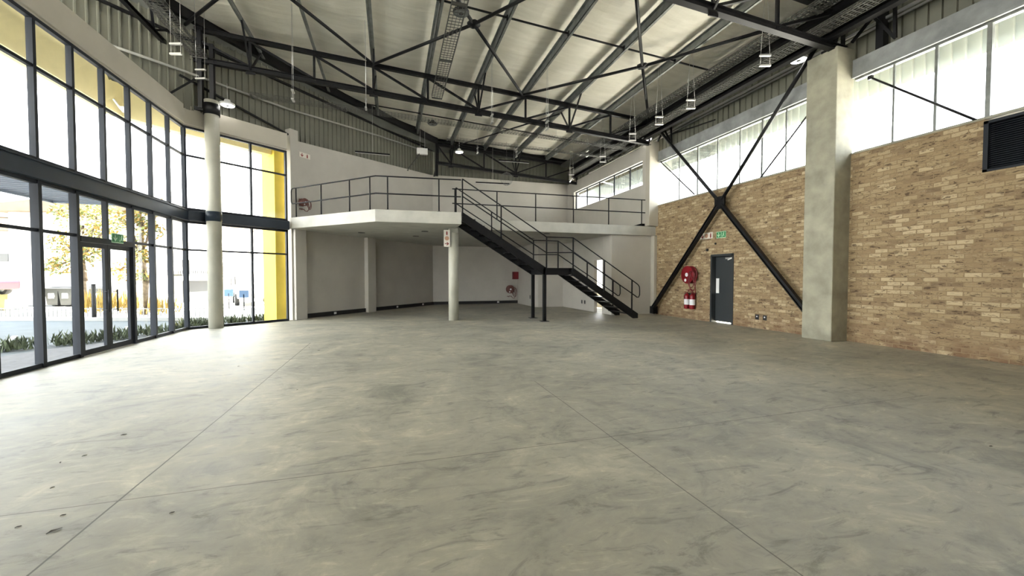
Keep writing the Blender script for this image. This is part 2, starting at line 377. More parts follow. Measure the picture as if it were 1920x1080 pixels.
# diagonal left wall with its sloping top
def on(s, off=0., z=0.): p = A + AB * s + ABn * off; return Vector((p.x, p.y, z))
LAB = (B - A).length
f = MB(); T = -.25
f.prism([on(.24, 0, 0), on(LAB + .1, 0, 0), on(LAB + .1, 0, 6.62), on(.24, 0, 6.03)], ABn * T)
f.prism([on(-.05, .04, 0), on(.24, .04, 0), on(.24, .04, 6.36), on(-.05, .04, 6.36)], ABn * T)
struct(f.build('wall_left', M['plaster']))
f = MB(); f.prism([on(.0, .16, 0), on(.42, .16, 0), on(.42, .16, 3.06), on(.0, .16, 3.06)], ABn * -.16); struct(f.build('trim_3', M['plaster'], bevel=.01))
f = MB(); f.prism([on(3.18, .2, 0), on(3.62, .2, 0), on(3.62, .2, 3.06), on(3.18, .2, 3.06)], ABn * -.2); struct(f.build('trim_4', M['plaster'], bevel=.01))
# black trunking skirting
f = MB()
for s0, s1 in ((.42, 3.18), (3.62, LAB)): f.prism([on(s0, .06, .02), on(s1, .06, .02), on(s1, .06, .17), on(s0, .06, .17)], ABn * -.06)
struct(f.build('baseboard_left', M['black']))
f = MB(); f.box((2.1, YB - .06, .02), (6.6, YB, .17)); struct(f.build('baseboard_back', M['black']))
f = MB(); f.box((-5.6, YN - .2, 0), (11, YN, 9.2)); struct(f.build('wall_front', M['rough']))  # unseen end wall behind the camera, added to cut fill light
f = MB(); f.box((FX - .2, YN, 0), (FX + .02, 1.86, 5.55)); struct(f.build('wall_left_unseen', M['plaster']))  # unseen stretch of the facade, made solid to dim the near floor
k = 0
for s_, off in ((1.65, .065), (5.05, .065), (6.9, .065)):
    c = on(s_, off, .10); b = MB(); b.prism([c - AB * .055 + Vector((0, 0, -.04)), c + AB * .055 + Vector((0, 0, -.04)), c + AB * .055 + Vector((0, 0, .04)), c - AB * .055 + Vector((0, 0, .04))], ABn * .012)
    tag(b.build('skirting_socket', M['white'], bevel=.003), 'small white socket plate in the black skirting, ' + ['beside the first pilaster from the glazing', 'between the pilaster and the round column', 'nearest the rear corner of the left wall'][k], 'socket', 'sockets in the black skirting'); k += 1
for x in (2.9, 5.5):
    b = MB(); b.box((x - .055, YB - .075, .06), (x + .055, YB - .062, .14))
    tag(b.build('skirting_socket', M['white'], bevel=.003), 'small white socket plate in the back wall skirting, ' + ('behind the round column' if x < 4 else 'left of the hose reel'), 'socket', 'sockets in the black skirting')

# plastered ring beam above the glazing
def band(bd, path, z0, z1, t_in, t_out):
    pts = [Vector((p[0], p[1], 0)) for p in path]; ns = []
    for i in range(len(pts)):
        d = (pts[min(i + 1, len(pts) - 1)] - pts[max(i - 1, 0)]).normalized(); nn = Vector((d.y, -d.x, 0))
        if 0 < i < len(pts) - 1:
            d0 = (pts[i] - pts[i - 1]).normalized(); nn = nn / max(.3, nn.dot(Vector((d0.y, -d0.x, 0))))
        ns.append(nn)
    b0 = len(bd.v)
    for p, n in zip(pts, ns):
        for o_, z in ((t_in, z0), (t_in, z1), (-t_out, z1), (-t_out, z0)): bd.v.append(p + n * o_ + Vector((0, 0, z)))
    for i in range(len(pts) - 1):
        for k_ in range(4): bd.face([b0 + i * 4 + k_, b0 + i * 4 + (k_ + 1) % 4, b0 + (i + 1) * 4 + (k_ + 1) % 4, b0 + (i + 1) * 4 + k_])
    bd.face([b0, b0 + 1, b0 + 2, b0 + 3]); e = b0 + 4 * (len(pts) - 1); bd.face([e + 3, e + 2, e + 1, e]); return bd
FP = [(FX, YN), (CO.x, CO.y), (CE.x, CE.y)]
f = MB(); band(f, [(FX, YN), (CO.x, CO.y), (CE.x - .0, CE.y + .02)], 5.60, 6.12, .06, .07); band(f, [(FX, YN), (CO.x, CO.y), (CE.x, CE.y)], 5.53, 5.62, .02, .06)
struct(f.build('trim_5', M['plaster_cream'], bevel=.015))

# mezzanine slab (one cast piece)
f = MB(); ZT, ZB = 3.40, 3.04
f.prism([(-3.24, 14.88, ZB), (-.42, 12.22, ZB), (2.06, 12.08, ZB), (2.06, 13.3, ZB), (WX, 13.3, ZB), (WX, YB + .05, ZB), (2.1, YB + .05, ZB), (-2.9, 15.3, ZB)], (0, 0, ZT - ZB))
struct(f.build('floor_mezzanine', M['slabc'], bevel=.012))

# ------------------------------------------------------------------ glazed facade
def glazing(idx, path, z0, z1, transoms, mull_w, mull_d, cuts, mat_=None, skip=()):
    """one window: frame, mullions, transoms and panes along a straight plan line"""
    p = Vector((*path[0], 0)); q = Vector((*path[1], 0)); d = (q - p).normalized(); n = Vector((d.y, -d.x, 0)); mat_ = mat_ or M['frame']
    root = thing('window_%d' % idx, (p.x, p.y, z0), kind='structure')
    def P(s, off, z): return p + d * s + n * off + Vector((0, 0, z))
    Ln = (q - p).length
    b = MB(); b.bar(P(0, 0, z0 + .035), P(Ln, 0, z0 + .035), .07, .07); b.bar(P(0, 0, z1 - .03), P(Ln, 0, z1 - .03), .08, .06); b.build('frame', mat_, root)
    for s in cuts:
        b = MB(); b.bar(P(s, 0, z0), P(s, 0, z1), mull_d, mull_w, d); b.build('mullion', mat_, root)
    es = [c for c in cuts]
    for i in range(len(es) - 1):
        for zt in transoms:
            b = MB(); b.bar(P(es[i] + mull_w / 2, 0, zt), P(es[i + 1] - mull_w / 2, 0, zt), .06, .05); b.build('transom', mat_, root)
        zs = [z0 + .07] + list(transoms) + [z1 - .06]
        b = MB()
        for za, zb in zip(zs, zs[1:]):
            if (i, za) in skip: continue
            a = P(es[i], -.01, za); c_ = P(es[i + 1], -.01, zb)
            b.add([a, P(es[i + 1], -.01, za), c_, P(es[i], -.01, zb)], [(0, 1, 2, 3)])
        if b.v: b.build('pane', M['glass'], root)
    return root
MS = sorted([13.08 - .80 * k for k in range(15)])      # mullion lines along the facade (Y)
# upper band
glazing(1, [(FX, MS[0]), (FX, 13.08)], 3.27, 5.55, [4.76], .06, .085, [y - MS[0] for y in MS])
l2 = (CE - CO).length
cut2 = [.04, .84, 1.66, l2 - .03]
glazing(2, [(CO.x, CO.y), (CE.x, CE.y)], 3.27, 5.55, [4.76], .05, .09, cut2)
glazing(3, [(CO.x, CO.y), (CE.x, CE.y)], 0.0, 2.98, [2.19], .05, .09, cut2)
# lower band: windows either side of the door
d0, d1 = 9.08, 10.68
yl = [y for y in MS if y < 9.2]; yh = [y for y in MS if y > 10.6]
glazing(4, [(FX, yl[0]), (FX, yl[-1])], 0, 2.98, [2.19], .07, .11, [y - yl[0] for y in yl])
glazing(5, [(FX, yh[0]), (FX, yh[-1])], 0, 2.98, [2.19], .07, .11, [y - yh[0] for y in yh])
# glazed double door with a light above
dr = thing('door_1', (FX, d0, 0), kind='structure')
b = MB(); b.bar((FX, d0 + .05, 2.14), (FX, d1 - .05, 2.14), .12, .10); b.bar((FX, d0 + .05, 2.95), (FX, d1 - .05, 2.95), .08, .06); b.bar((FX, 9.88, 2.19), (FX, 9.88, 2.95), .08, .06, (0, 1, 0)); b.build('door_frame', M['frame'], dr)
b = MB(); b.add([(FX - .01, d0, 2.19), (FX - .01, d1, 2.19), (FX - .01, d1, 2.95), (FX - .01, d0, 2.95)], [(0, 1, 2, 3)]); b.build('pane', M['glass'], dr)
for ya, yb, hy in ((d0 + .05, 9.875, 9.77), (9.885, d1 - .05, 10.02)):
    b = MB(); b.bar((FX, ya + .04, .01), (FX, ya + .04, 2.08), .05, .08, (0, 1, 0)); b.bar((FX, yb - .04, .01), (FX, yb - .04, 2.08), .05, .08, (0, 1, 0)); b.bar((FX, ya + .08, .06), (FX, yb - .08, .06), .05, .10); b.bar((FX, ya + .08, 2.04), (FX, yb - .08, 2.04), .05, .08)
    lf = b.build('door_leaf', M['frame'], dr)
    b = MB(); b.add([(FX, ya + .08, .11), (FX, yb - .08, .11), (FX, yb - .08, 2.0), (FX, ya + .08, 2.0)], [(0, 1, 2, 3)]); b.build('pane', M['glass'], lf)
    b = MB(); b.tube([(FX + .09, hy, .76), (FX + .09, hy, 1.2)], .013, 10); b.tube([(FX + .02, hy, .80), (FX + .09, hy, .80)], .009); b.tube([(FX + .02, hy, 1.16), (FX + .09, hy, 1.16)], .009); b.build('pull_handle', M['steel'], lf)
# steel spandrel channel at mid height
b = MB(); band(b, [(FX, MS[0]), (CO.x, CO.y), (CE.x + .02, CE.y + .01)], 3.01, 3.25, .10, .10); band(b, [(FX, MS[0]), (CO.x, CO.y), (CE.x, CE.y)], 3.25, 3.27, .13, .12); band(b, [(FX, MS[0]), (CO.x, CO.y), (CE.x, CE.y)], 2.985, 3.005, .13, .12)
tag(b.build('spandrel_beam', M['spandrel']), 'dark blue-grey steel channel running between the upper and lower glazing', 'steel beam')

# ------------------------------------------------------------------ clerestory windows
def clere(idx, y0, y1, ys, thick):
    root = thing('window_%d' % idx, (WX + .12, y0, BT), kind='structure')
    b = MB(); b.box((WX + .09, y0, BT + .03), (WX + .14, y1, BT + .07)); b.box((WX + .07, y0, 5.81), (WX + .16, y1, 5.87)); b.build('frame', M['galv'], root)
    for y in ys:
        t = thick.get(y, .035); b = MB(); b.bar((WX + .10, y, BT + .03), (WX + .10, y, 5.84), t, t, (0, 1, 0)); b.build('mullion', M['galv'], root)
    e = [y0] + sorted(ys) + [y1]
    for a, c in zip(e, e[1:]):
        b = MB(); b.add([(WX + .115, a, BT + .05), (WX + .115, c, BT + .05), (WX + .115, c, 5.83), (WX + .115, a, 5.83)], [(0, 1, 2, 3)]); b.build('pane', M['glass'], root)
clere(6, 7.1, 13.25, [8.05, 8.75, 9.5, 10.35, 11.2, 12.1], {11.2: .05, 8.75: .05})
f = MB(); f.box((WX, YN, BT + .03), (WX + .24, .5, 5.87)); struct(f.build('wall_right_unseen', M['brick']))  # out of view, closes the high windows so less daylight enters
clere(7, .5, 6.43, [1.3, 2.2, 3.4, 4.33, 5.04, 5.71], {4.33: .065, 5.04: .045})
def clere_mezz():
    root = thing('window_8', (9.7, 13.74, 5.08), kind='structure')
    b = MB(); b.box((9.68, 13.74, 5.08), (9.73, 19.95, 5.12)); b.box((9.66, 13.74, 5.99), (9.75, 19.95, 6.03)); b.bar((9.7, 13.76, 5.1), (9.7, 13.76, 6.0), .05, .04); b.bar((9.7, 19.93, 5.1), (9.7, 19.93, 6.0), .05, .04); b.build('frame', M['frame'], root)
    e = [13.74, 14.83, 16.08, 17.41, 18.68, 19.95]
    for y in e[1:-1]: b = MB(); b.bar((9.7, y, 5.1), (9.7, y, 6.0), .05, .05); b.build('mullion', M['frame'], root)
    for a, c in zip(e, e[1:]): b = MB(); b.add([(9.7, a, 5.1), (9.7, c, 5.1), (9.7, c, 6.0), (9.7, a, 6.0)], [(0, 1, 2, 3)]); b.build('pane', M['glass'], root)
clere_mezz()
# thin cross rods outside the high windows
for (ya, za, yb, zb), lb in (((13.1, 5.85, 11.28, 4.25), 'thin rod slanting across the high window beside the white pier'), ((7.15, 5.72, 8.75, 4.2), 'thin rod slanting down to the left of the near concrete column, across the high window'), ((6.1, 5.72, 4.41, 4.17), 'thin steel rod slanting across the high window right of the near concrete column')):
    b = MB(); b.tube([(WX + .03, ya, za), (WX + .03, yb, zb)], .022, 8); b.box((WX, ya - .04, za - .04), (WX + .06, ya + .04, za + .04)); tag(b.build('tie_rod', M['steel']), lb, 'rod')
# grey lintel beam over the high windows
for i, (ya, yb, lb) in enumerate(((7.1, 13.25, 'grey concrete beam above the high window between the two wall columns'), (YN, 6.43, 'grey concrete beam above the high window right of the near column'))):
    b = MB(); b.box((WX - .02, ya, 5.87), (WX + .24, yb, 6.24)); b.box((WX - .04, ya, 5.84), (WX + .02, yb, 5.88)); tag(b.build('lintel_beam', M['lintel'], bevel=.01), lb, 'beam')

# ------------------------------------------------------------------ columns
b = MB(); b.box((9.36, 6.43, 0), (WX + .05, 7.1, 6.5)); tag(b.build('concrete_column', M['rough'], bevel=.02), 'square raw concrete column standing against the brick wall', 'column')
b = MB(); b.box((9.45, 13.16, 3.4), (WX + .03, 13.42, 6.62)); b.box((9.72, 13.2, 0), (WX, 13.42, 3.04)); tag(b.build('plastered_pier', M['plaster_cream'], bevel=.015), 'white plastered pier at the far end of the brick wall', 'column')
cl = thing('round_column', (-4.75, 13.24, 0), 'tall round white column with dark steel collars in front of the glazing', 'column')
b = MB(); b.lathe([(.175, 0), (.175, 6.35)], (-4.75, 13.24, 0), 32); b.build('shaft', M['colm'], cl)
b = MB(); b.lathe([(.183, 3.0), (.19, 3.0), (.19, 3.27), (.183, 3.27)], (-4.75, 13.24, 0), 32); b.build('collar', M['spandrel'], cl)
b = MB(); b.lathe([(.183, 5.95), (.195, 5.95), (.195, 6.25), (.183, 6.25)], (-4.75, 13.24, 0), 32); b.box((-5.4, 13.16, 6.04), (-4.75, 13.30, 6.14)); b.build('collar', M['steel'], cl)
b = MB(); b.lathe([(.165, 0), (.165, 3.05)], (2.0, 13.33, 0), 32); b.lathe([(.17, 2.9), (.17, 2.91)], (2.0, 13.33, 0), 32)
tag(b.build('round_column', M['colm']), 'round white column carrying the mezzanine beside the top of the stairs', 'column')
b = MB(); b.bar((-4.98, 13.2, 6.1), (-4.98, 13.2, 8.2), .1, .14); b.bar((-4.98, 13.2, 8.2), (-4.98, 13.2, 8.35), .18, .18); tag(b.build('steel_post', M['steel']), 'black steel post on the round column head, left one of the pair', 'post', 'posts on the round column head')
b = MB(); b.bar((-4.72, 13.25, 6.34), (-4.72, 13.25, 7.9), .1, .14); b.bar((-4.72, 13.25, 6.34), (-4.72, 13.25, 6.36), .2, .2); tag(b.build('steel_post', M['steel']), 'black steel post on the round column head, right one of the pair', 'post', 'posts on the round column head')

# ------------------------------------------------------------------ roof steel
def tz(x): return 8.27 - .062 * (x + 5.5)           # top chord centre line
def bz(x): return 7.46 - .0625 * (x + 5.6)          # bottom chord centre line
def truss(y, xa, xb, label, knees, flip=1.2, bz=bz, r=.03):
    root = thing('roof_truss', (xa, y, bz(xa)), label, 'truss', 'roof trusses')
    b = MB(); b.ibeam((xa, y, tz(xa)), (xb, y, tz(xb)), .11, .12); b.build('top_chord', M['steel'], root)
    b = MB(); b.ibeam((xa, y, bz(xa)), (xb, y, bz(xb)), .14, .14); b.build('bottom_chord', M['steel'], root)
    xs = [x for x in PX if xa + .3 < x < xb - .2]; al = [xa + .05] + xs + [xb - .05]
    for x in al:
        b = MB(); b.bar((x, y, bz(x)), (x, y, tz(x)), .06 if x not in (al[0],) else .1, .06); b.build('vertical', M['steel'], root)
    for x0_, x1_ in zip(al, al[1:]):
        b = MB()
        if x0_ < flip: b.bar((x0_, y, tz(x0_) - .05), (x1_, y, bz(x1_) + .06), .055, .07, (0, 1, 0))
        else: b.bar((x0_, y, bz(x0_) + .05), (x1_, y, tz(x1_) - .06), .055, .07, (0, 1, 0))
        b.build('diagonal', M['steel'], root)
    for x in knees:
        for s in (-1, 1):
            b = MB(); b.bar((x, y, bz(x) - .02), (x + .05, y + s * .85, tz(x) + .1), .045, .045); b.build('knee_brace', M['steel'], root)
        b = MB(); b.box((x - .12, y - .01, bz(x) - .14), (x + .12, y + .01, bz(x) + .02)); b.build('gusset', M['steel'], root)
    return root
truss(13.2, -5.68, 9.5, 'black steel lattice truss spanning mid room from the round column to the white pier', [-3.77, -.47, 2.83, 6.13])
truss(6.55, -5.68, 9.75, 'nearest black steel truss, its end resting on the raw concrete column', [-.47, 2.83, 6.13])
t3 = lambda x: 6.93 - .066 * (x - 2.15)
truss(19.6, 2.15, 9.6, 'farthest black steel truss above the back of the mezzanine', [2.83, 6.13], flip=5, bz=t3)
b = MB(); b.bar((2.15, 19.62, 6.3), (2.15, 19.62, 8.1), .12, .12); b.bar((2.15, 19.62, 6.6), (2.15, 20.8, 6.6), .08, .1); tag(b.build('steel_post', M['steel']), 'black steel post at the left end of the farthest truss', 'post')
b = MB(); b.ibeam((2.15, 19.72, 8.0), (9.7, 19.72, 7.58), .14, .2); tag(b.build('roof_beam', M['steel']), 'black steel beam under the roof edge above the farthest truss', 'steel beam')
b = MB(); b.bar((-5.62, 13.2, 5.9), (-5.62, 13.2, 8.3), .14, .14); tag(b.build('steel_post', M['steel']), 'black steel post rising behind the ring beam at the left truss end', 'post')
b = MB(); b.bar((9.35, 6.62, 6.5), (9.83, 6.62, 6.5), .3, .05); b.bar((9.62, 6.75, 6.5), (9.62, 6.75, 7.3), .08, .08)
tag(b.build('steel_post', M['steel']), 'short black steel post and base plate on the raw concrete column', 'post')
b = MB(); b.bar((9.95, 5.95, 6.24), (9.95, 5.95, 7.7), .16, .14, (0, 1, 0)); tag(b.build('steel_post', M['steel']), 'dark steel post standing on the grey beam just right of the raw concrete column', 'post')
# purlins (Z section)
PL = []
for k, x in enumerate(PX[:9]):
    if k == 0: lb = 'grey steel roof purlin nearest the glazed side'
    else: lb = 'grey steel roof purlin, %s across from the glazed side' % ORD[k]
    z = roofz(x); y1 = min(edgeY(x), 19.7) - .02; b = MB()
    b.box((x - .008, YN, z - .09), (x + .008, y1, z + .11)); b.box((x - .008, YN, z - .09), (x + .07, y1, z - .076)); b.box((x + .056, YN, z - .076), (x + .07, y1, z - .055)); b.box((x - .07, YN, z + .10), (x + .0, y1, z + .114))
    tag(b.build('roof_purlin', M['galv']), lb, 'purlin', 'roof purlins')
b = MB(); x = 9.43; z = roofz(x); b.box((x - .01, YN, z - .12), (x + .01, 19.7, z + .1)); b.box((x - .01, YN, z - .12), (x + .08, 19.7, z - .105)); tag(b.build('roof_purlin', M['galv']), 'grey steel eaves purlin along the right-hand wall', 'purlin', 'roof purlins')
# anti-sag rods
for y, xa, xb, lb in ((9.7, -5.2, 9.4, 'thin black rod tying the purlins together before the middle truss'), (16.55, -1.25, 9.35, 'thin black rod tying the purlins together behind the middle truss')):
    b = MB(); b.bar((xa, y, roofz(xa) - .03), (xb, y, roofz(xb) - .03), .035, .035)
    for x in PX:
        if xa < x < xb: b.box((x - .03, y - .035, roofz(x) - .08), (x + .03, y + .035, roofz(x) + .02))
    tag(b.build('purlin_tie', M['steel']), lb, 'rod')
# round horizontal cross bracing
bays = ((-5.3, -.46), (-.46, 4.34), (4.34, 9.35))
for i, (xa, xb) in enumerate(bays):
    ya, yb = 13.1, 6.65; xm = (xa + xb) / 2 + .1; ym = 10.05; lab = ['over the glazed side', 'over the middle of the floor', 'over the brick wall side'][i]
    root = thing('roof_cross_brace', (xm, ym, tz(xm)), 'black tubular cross brace under the roof between near trusses, ' + lab, 'brace', 'roof cross braces')
    for p in ((xa, ya), (xb, ya), (xa, yb), (xb, yb)):
        b = MB(); q = Vector((xm, ym, tz(xm) - .02)); e = Vector((p[0], p[1], tz(p[0]) - .02)); b.tube([e, q], .042, 10); b.build('brace_tube', M['steel'], root)
    b = MB(); b.lathe([(.03, -.05), (.17, -.02), (.17, .02), (.03, .05)], (xm, ym, tz(xm) - .02), 8); b.build('node_plate', M['steel'], root)
for i, (xa, xb) in enumerate(((2.83, 6.13),)):
    b = MB(); b.tube([(2.85, 19.5, tz(2.85) - .05), (6.1, 14.0, tz(6.1))], .03, 8); tag(b.build('roof_brace', M['steel']), 'single slanting black tube under the roof in front of the farthest truss', 'brace')
# roof edge beam over the curved side
b = MB(); pts = [(-7.4, 10.35), (-4.72, 13.33), (-3.17, 15.06), (-.66, 17.25), (1.14, 18.76), (2.15, 19.55)]
for p, q in zip(pts, pts[1:]): b.bar((p[0], p[1], roofz(p[0]) + .06), (q[0], q[1], roofz(q[0]) + .06), .14, .34)
tag(b.build('roof_edge_beam', M['steel']), 'black steel edge beam following the angled side of the roof', 'steel beam')
b = MB()
ed = [(P0.x + .05, P0.y), (A2.x + .05, A2.y - .05), (B2.x, B2.y - .1)]
for p, q in zip(ed, ed[1:]): b.bar((p[0], p[1], 7.86), (q[0], q[1], 7.84), .08, .06)
tag(b.build('cladding_edge_rail', M['steel']), 'thin dark rail along the top of the ribbed cladding', 'rail')
b = MB(); b.tube([(-6.56, 11.50, 6.85), (-5.25, 12.9, 6.94), (-3.20, 15.07, 7.03), (-.57, 17.87, 7.4), (1.30, 19.88, 7.6)], .035, 8); tag(b.build('conduit_pipe', M['pipe']), 'long pale pipe running along the angled ribbed cladding', 'pipe')
b = MB(); b.bar((-5.35, 12.92, 6.83), (-3.1, 15.1, 6.13), .05, .05); b.bar((-5.0, 13.1, 6.9), (-5.55, 12.6, 6.1), .05, .05); tag(b.build('cladding_brace', M['steel']), 'thin black brace across the ribbed cladding behind the round column', 'brace')
# left longitudinal lattice girder
root = thing('eaves_girder', (-5.5, 4, 7.5), 'black lattice girder along the roof over the glazed side', 'truss')
b = MB(); b.ibeam((-5.35, YN, 8.2), (-5.35, 13.2, 8.2), .1, .12); b.build('top_chord', M['steel'], root)
b = MB(); b.ibeam((-5.6, YN, 7.55), (-5.6, 13.2, 7.55), .1, .1); b.build('bottom_chord', M['steel'], root)
y = 13.2
while y > 5:
    b = MB(); b.bar((-5.35, y, 8.15), (-5.6, y - .9, 7.6), .05); b.build('diagonal', M['steel'], root); b = MB(); b.bar((-5.6, y - .9, 7.6), (-5.35, y - 1.65, 8.15), .05); b.build('diagonal', M['steel'], root); y -= 1.65
# right eaves girder
root = thing('eaves_girder', (9.6, 4, 6.9), 'black lattice girder under the eaves above the brick wall', 'truss')
b = MB(); b.ibeam((9.32, YN, 7.28), (9.32, 19.6, 7.28), .12, .16); b.build('top_chord', M['steel'], root)
b = MB(); b.ibeam((9.28, YN, 6.72), (9.28, 19.6, 6.72), .16, .14); b.build('bottom_chord', M['steel'], root)
for yc in (13.2, 6.5):
    for a, za, c, zc in ((yc - .9, 6.25, yc - .9, 7.2), (yc - .9, 6.25, yc - .35, 7.2), (yc - .1, 6.6, yc - .9, 7.2)):
        b = MB(); b.bar((9.75, a, za), (9.7, c, zc), .05); b.build('strut', M['steel'], root)
b = MB(); b.bar((9.95, YN, 6.86), (9.95, 19, 6.86), .05, .05); b.bar((10.02, YN, 6.80), (10.02, 19, 6.80), .04, .04); tag(b.build('conduit_pipe', M['bright']), 'long pale conduit along the cladding above the brick wall', 'pipe')
for y, k in ((11.55, 0), (9.05, 1), (7.9, 2)):
    pass
b = MB(); b.bar((9.98, 12.6, 6.72), (10.06, 10.6, 6.52), .03); tag(b.build('cladding_brace', M['steel']), 'short black rod against the cladding near the white pier', 'rod')

# cable baskets
def basket(p, q, w, h, label, step=.1, r=.004):
    p = V(p); q = V(q); d = (q - p); ln_ = d.length; d = d.normalized(); s = Vector((-d.y, d.x, 0)); b = MB(); up = Vector((0, 0, 1))
    for o_, z in ((-w / 2, h), (-w / 2, h / 2), (-w / 2, 0), (-w / 4, 0), (0, 0), (w / 4, 0), (w / 2, 0), (w / 2, h / 2), (w / 2, h)):
        b.bar(p + s * o_ + up * z, q + s * o_ + up * z, r * 2)
    t = 0
    while t < ln_:
        c = p + d * t
        b.bar(c - s * w / 2, c + s * w / 2, r * 2); b.bar(c - s * w / 2, c - s * w / 2 + up * h, r * 2); b.bar(c + s * w / 2, c + s * w / 2 + up * h, r * 2); t += step
    for t in [ln_ * k / 5 for k in range(6)]:
        c = p + d * t; b.bar(c - s * w / 2 - up * .02, c + s * w / 2 - up * .02, .06, .02)
    return tag(b.build('cable_basket', M['mesh']), label, 'cable tray', 'wire cable baskets')
basket((1.5, 13.5, 7.35), (1.5, 2.0, 7.6), .34, .08, 'pale wire cable basket hanging lengthwise over the middle of the floor', .11, .005)
basket((-4.0, 14.1, 6.95), (9.2, 14.1, 6.55), .3, .06, 'wire cable basket running crosswise just behind the middle truss', .11, .004)
basket((2.2, 16.2, 6.95), (9.2, 15.5, 6.6), .22, .06, 'faint wire cable basket crossing farther behind the middle truss', .13, .0035)
basket((8.55, 19, 7.1), (8.75, -2, 7.1), .35, .08, 'upper wire cable basket running along the brick wall side', .1, .009)
basket((8.9, 19, 6.72), (9.0, -2, 6.78), .3, .08, 'lower wire cable basket running along the brick wall side', .1, .009)
basket((-4.95, 13.1, 7.45), (-4.95, 1, 7.6), .35, .08, 'wire cable basket running along the glazed side', .1, .006)

# ------------------------------------------------------------------ X brace by the brick wall
root = thing('wall_cross_brace', (9.6, 9.85, .2), 'large black X-shaped brace in front of the brick wall', 'brace')
nd = Vector((9.58, 9.86, 3.70))
for e in ((9.62, 13.12, .25), (9.62, 6.92, .30), (9.55, 13.0, 7.15), (9.55, 7.0, 6.85)):
    e = V(e); d = (e - nd).normalized(); b = MB(); b.ibeam(nd + d * .12, e, .115, .115, .02) if e.z < 3 else b.tube([nd + d * .12, e], .05, 12); b.build('brace_arm', M['steel'], root)
b = MB(); pts = []
for k in range(16):
    a = 2 * pi * k / 16; r = .30 if k % 4 == 2 else (.19 if k % 2 == 0 else .2)
    pts.append((nd.x - .03, nd.y + cos(a) * r, nd.z + sin(a) * r))
b.prism(pts, (.06, 0, 0)); b.build('node_plate', M['steel'], root)
for e in ((9.66, 13.14, .12), (9.66, 6.98, .2)): b = MB(); b.box((e[0] - .07, e[1] - .1, e[2] - .08), (e[0] + .12, e[1] + .12, e[2] + .2)); b.build('foot_bracket', M['steel'], root)

# ------------------------------------------------------------------ staircase
st_ = thing('steel_staircase', (5.2, 12.7, 0), 'black steel staircase with a landing rising to the mezzanine', 'staircase')
YN_, YF_ = 12.1, 13.28
def plate(pts, y, t=.012): b = MB(); b.prism([(x, y - t / 2, z) for x, z in pts], (0, t, 0)); return b
for y, s in ((YN_, 1), (YF_, -1)):
    fl = .06 * s
    for pts, nm in (([(2.07, 3.42), (2.07, 3.16), (4.74, 1.52), (4.82, 1.52), (4.82, 1.74)], 'stringer'), ([(5.72, 1.54), (5.62, 1.74), (5.78, 1.74), (8.27, .16), (8.27, 0), (8.10, 0)], 'stringer')):
        b = MB(); b.prism([(x, y, z) for x, z in pts], (0, .014 * s, 0))
        if nm == 'stringer':
            pa, pb = (pts[0], pts[4]) if pts[0][1] > 3 else (pts[2], pts[3]); b.bar((pa[0], y + fl / 2, pa[1]), (pb[0], y + fl / 2, pb[1]), abs(fl), .014)
            pa, pb = (pts[1], pts[2]) if pts[0][1] > 3 else (pts[0], pts[5]); b.bar((pa[0], y + fl / 2, pa[1]), (pb[0], y + fl / 2, pb[1]), abs(fl), .014)
        b.build(nm, M['steel'], st_)
b = MB(); b.box((4.6, YN_, 1.68), (5.8, YF_, 1.70)); b.box((4.75, YN_, 1.52), (5.7, YN_ + .014, 1.74)); b.box((4.75, YF_ - .014, 1.52), (5.7, YF_, 1.74)); b.box((4.72, YN_, 1.52), (4.76, YF_, 1.68)); b.box((5.62, YN_, 1.52), (5.66, YF_, 1.68)); b.build('landing', M['steel'], st_)
for i in range(1, 9):
    z = 3.4 - i * (3.4 - 1.70) / 9; x = 2.07 + (i - .5) * .285 + .05
    b = MB(); b.box((x, YN_ + .014, z - .02), (x + .235, YF_ - .014, z)); b.box((x + .223, YN_ + .014, z - .045), (x + .235, YF_ - .014, z)); b.build('tread', M['steel'], st_)
for i in range(1, 9):
    z = 1.70 - i * 1.70 / 9; x = 5.78 + (i - 1) * .285
    b = MB(); b.box((x, YN_ + .014, z - .02), (x + .235, YF_ - .014, z)); b.box((x + .223, YN_ + .014, z - .04), (x + .235, YF_ - .014, z)); b.build('tread', M['steel'], st_)
for y in (YN_ + .05, YF_ - .03):
    b = MB(); b.bar((4.78, y, 0), (4.78, y, 1.53), .1, .1); b.box((4.65, y - .12, 0), (4.91, y + .12, .012)); b.build('support_post', M['steel'], st_)
def arc(cx, cz, r, a0, a1, y, n=6): return [(cx + r * cos(radians(a0 + (a1 - a0) * i / n)), y, cz + r * sin(radians(a0 + (a1 - a0) * i / n))) for i in range(n + 1)]
RR = .019
for y in (YN_ - .03, YF_ + .03):
    hr = thing('hr', (0, 0, 0)) if False else None
    top = [(2.09, y, 4.40), (4.82, y, 2.735), (5.76, y, 2.735), (8.12, y, 1.26)]; midp = [(8.12, y, .80), (5.76, y, 2.25), (4.82, y, 2.23), (2.09, y, 3.88)]
    loop = [(8.24, y, 1.18), (8.30, y, 1.10), (8.31, y, .98), (8.31, y, .82), (8.27, y, .74), (8.20, y, .74)]
    b = MB(); b.tube(top + loop + midp, RR, 10); b.build('handrail', M['steel'], st_)
    for x, z0, z1 in ((2.09, 3.28, 4.40), (3.3, 2.60, 3.66), (4.82, 1.55, 2.735), (5.76, 1.6, 2.735), (6.92, .93, 2.01), (8.0, .2, 1.33)):
        b = MB(); b.bar((x, y, z0), (x, y, z1), .036); b.box((x - .03, min(y, y + .03), z0 - .0), (x + .03, max(y, y + .03), z0 + .10)); b.build('baluster', M['steel'], st_)

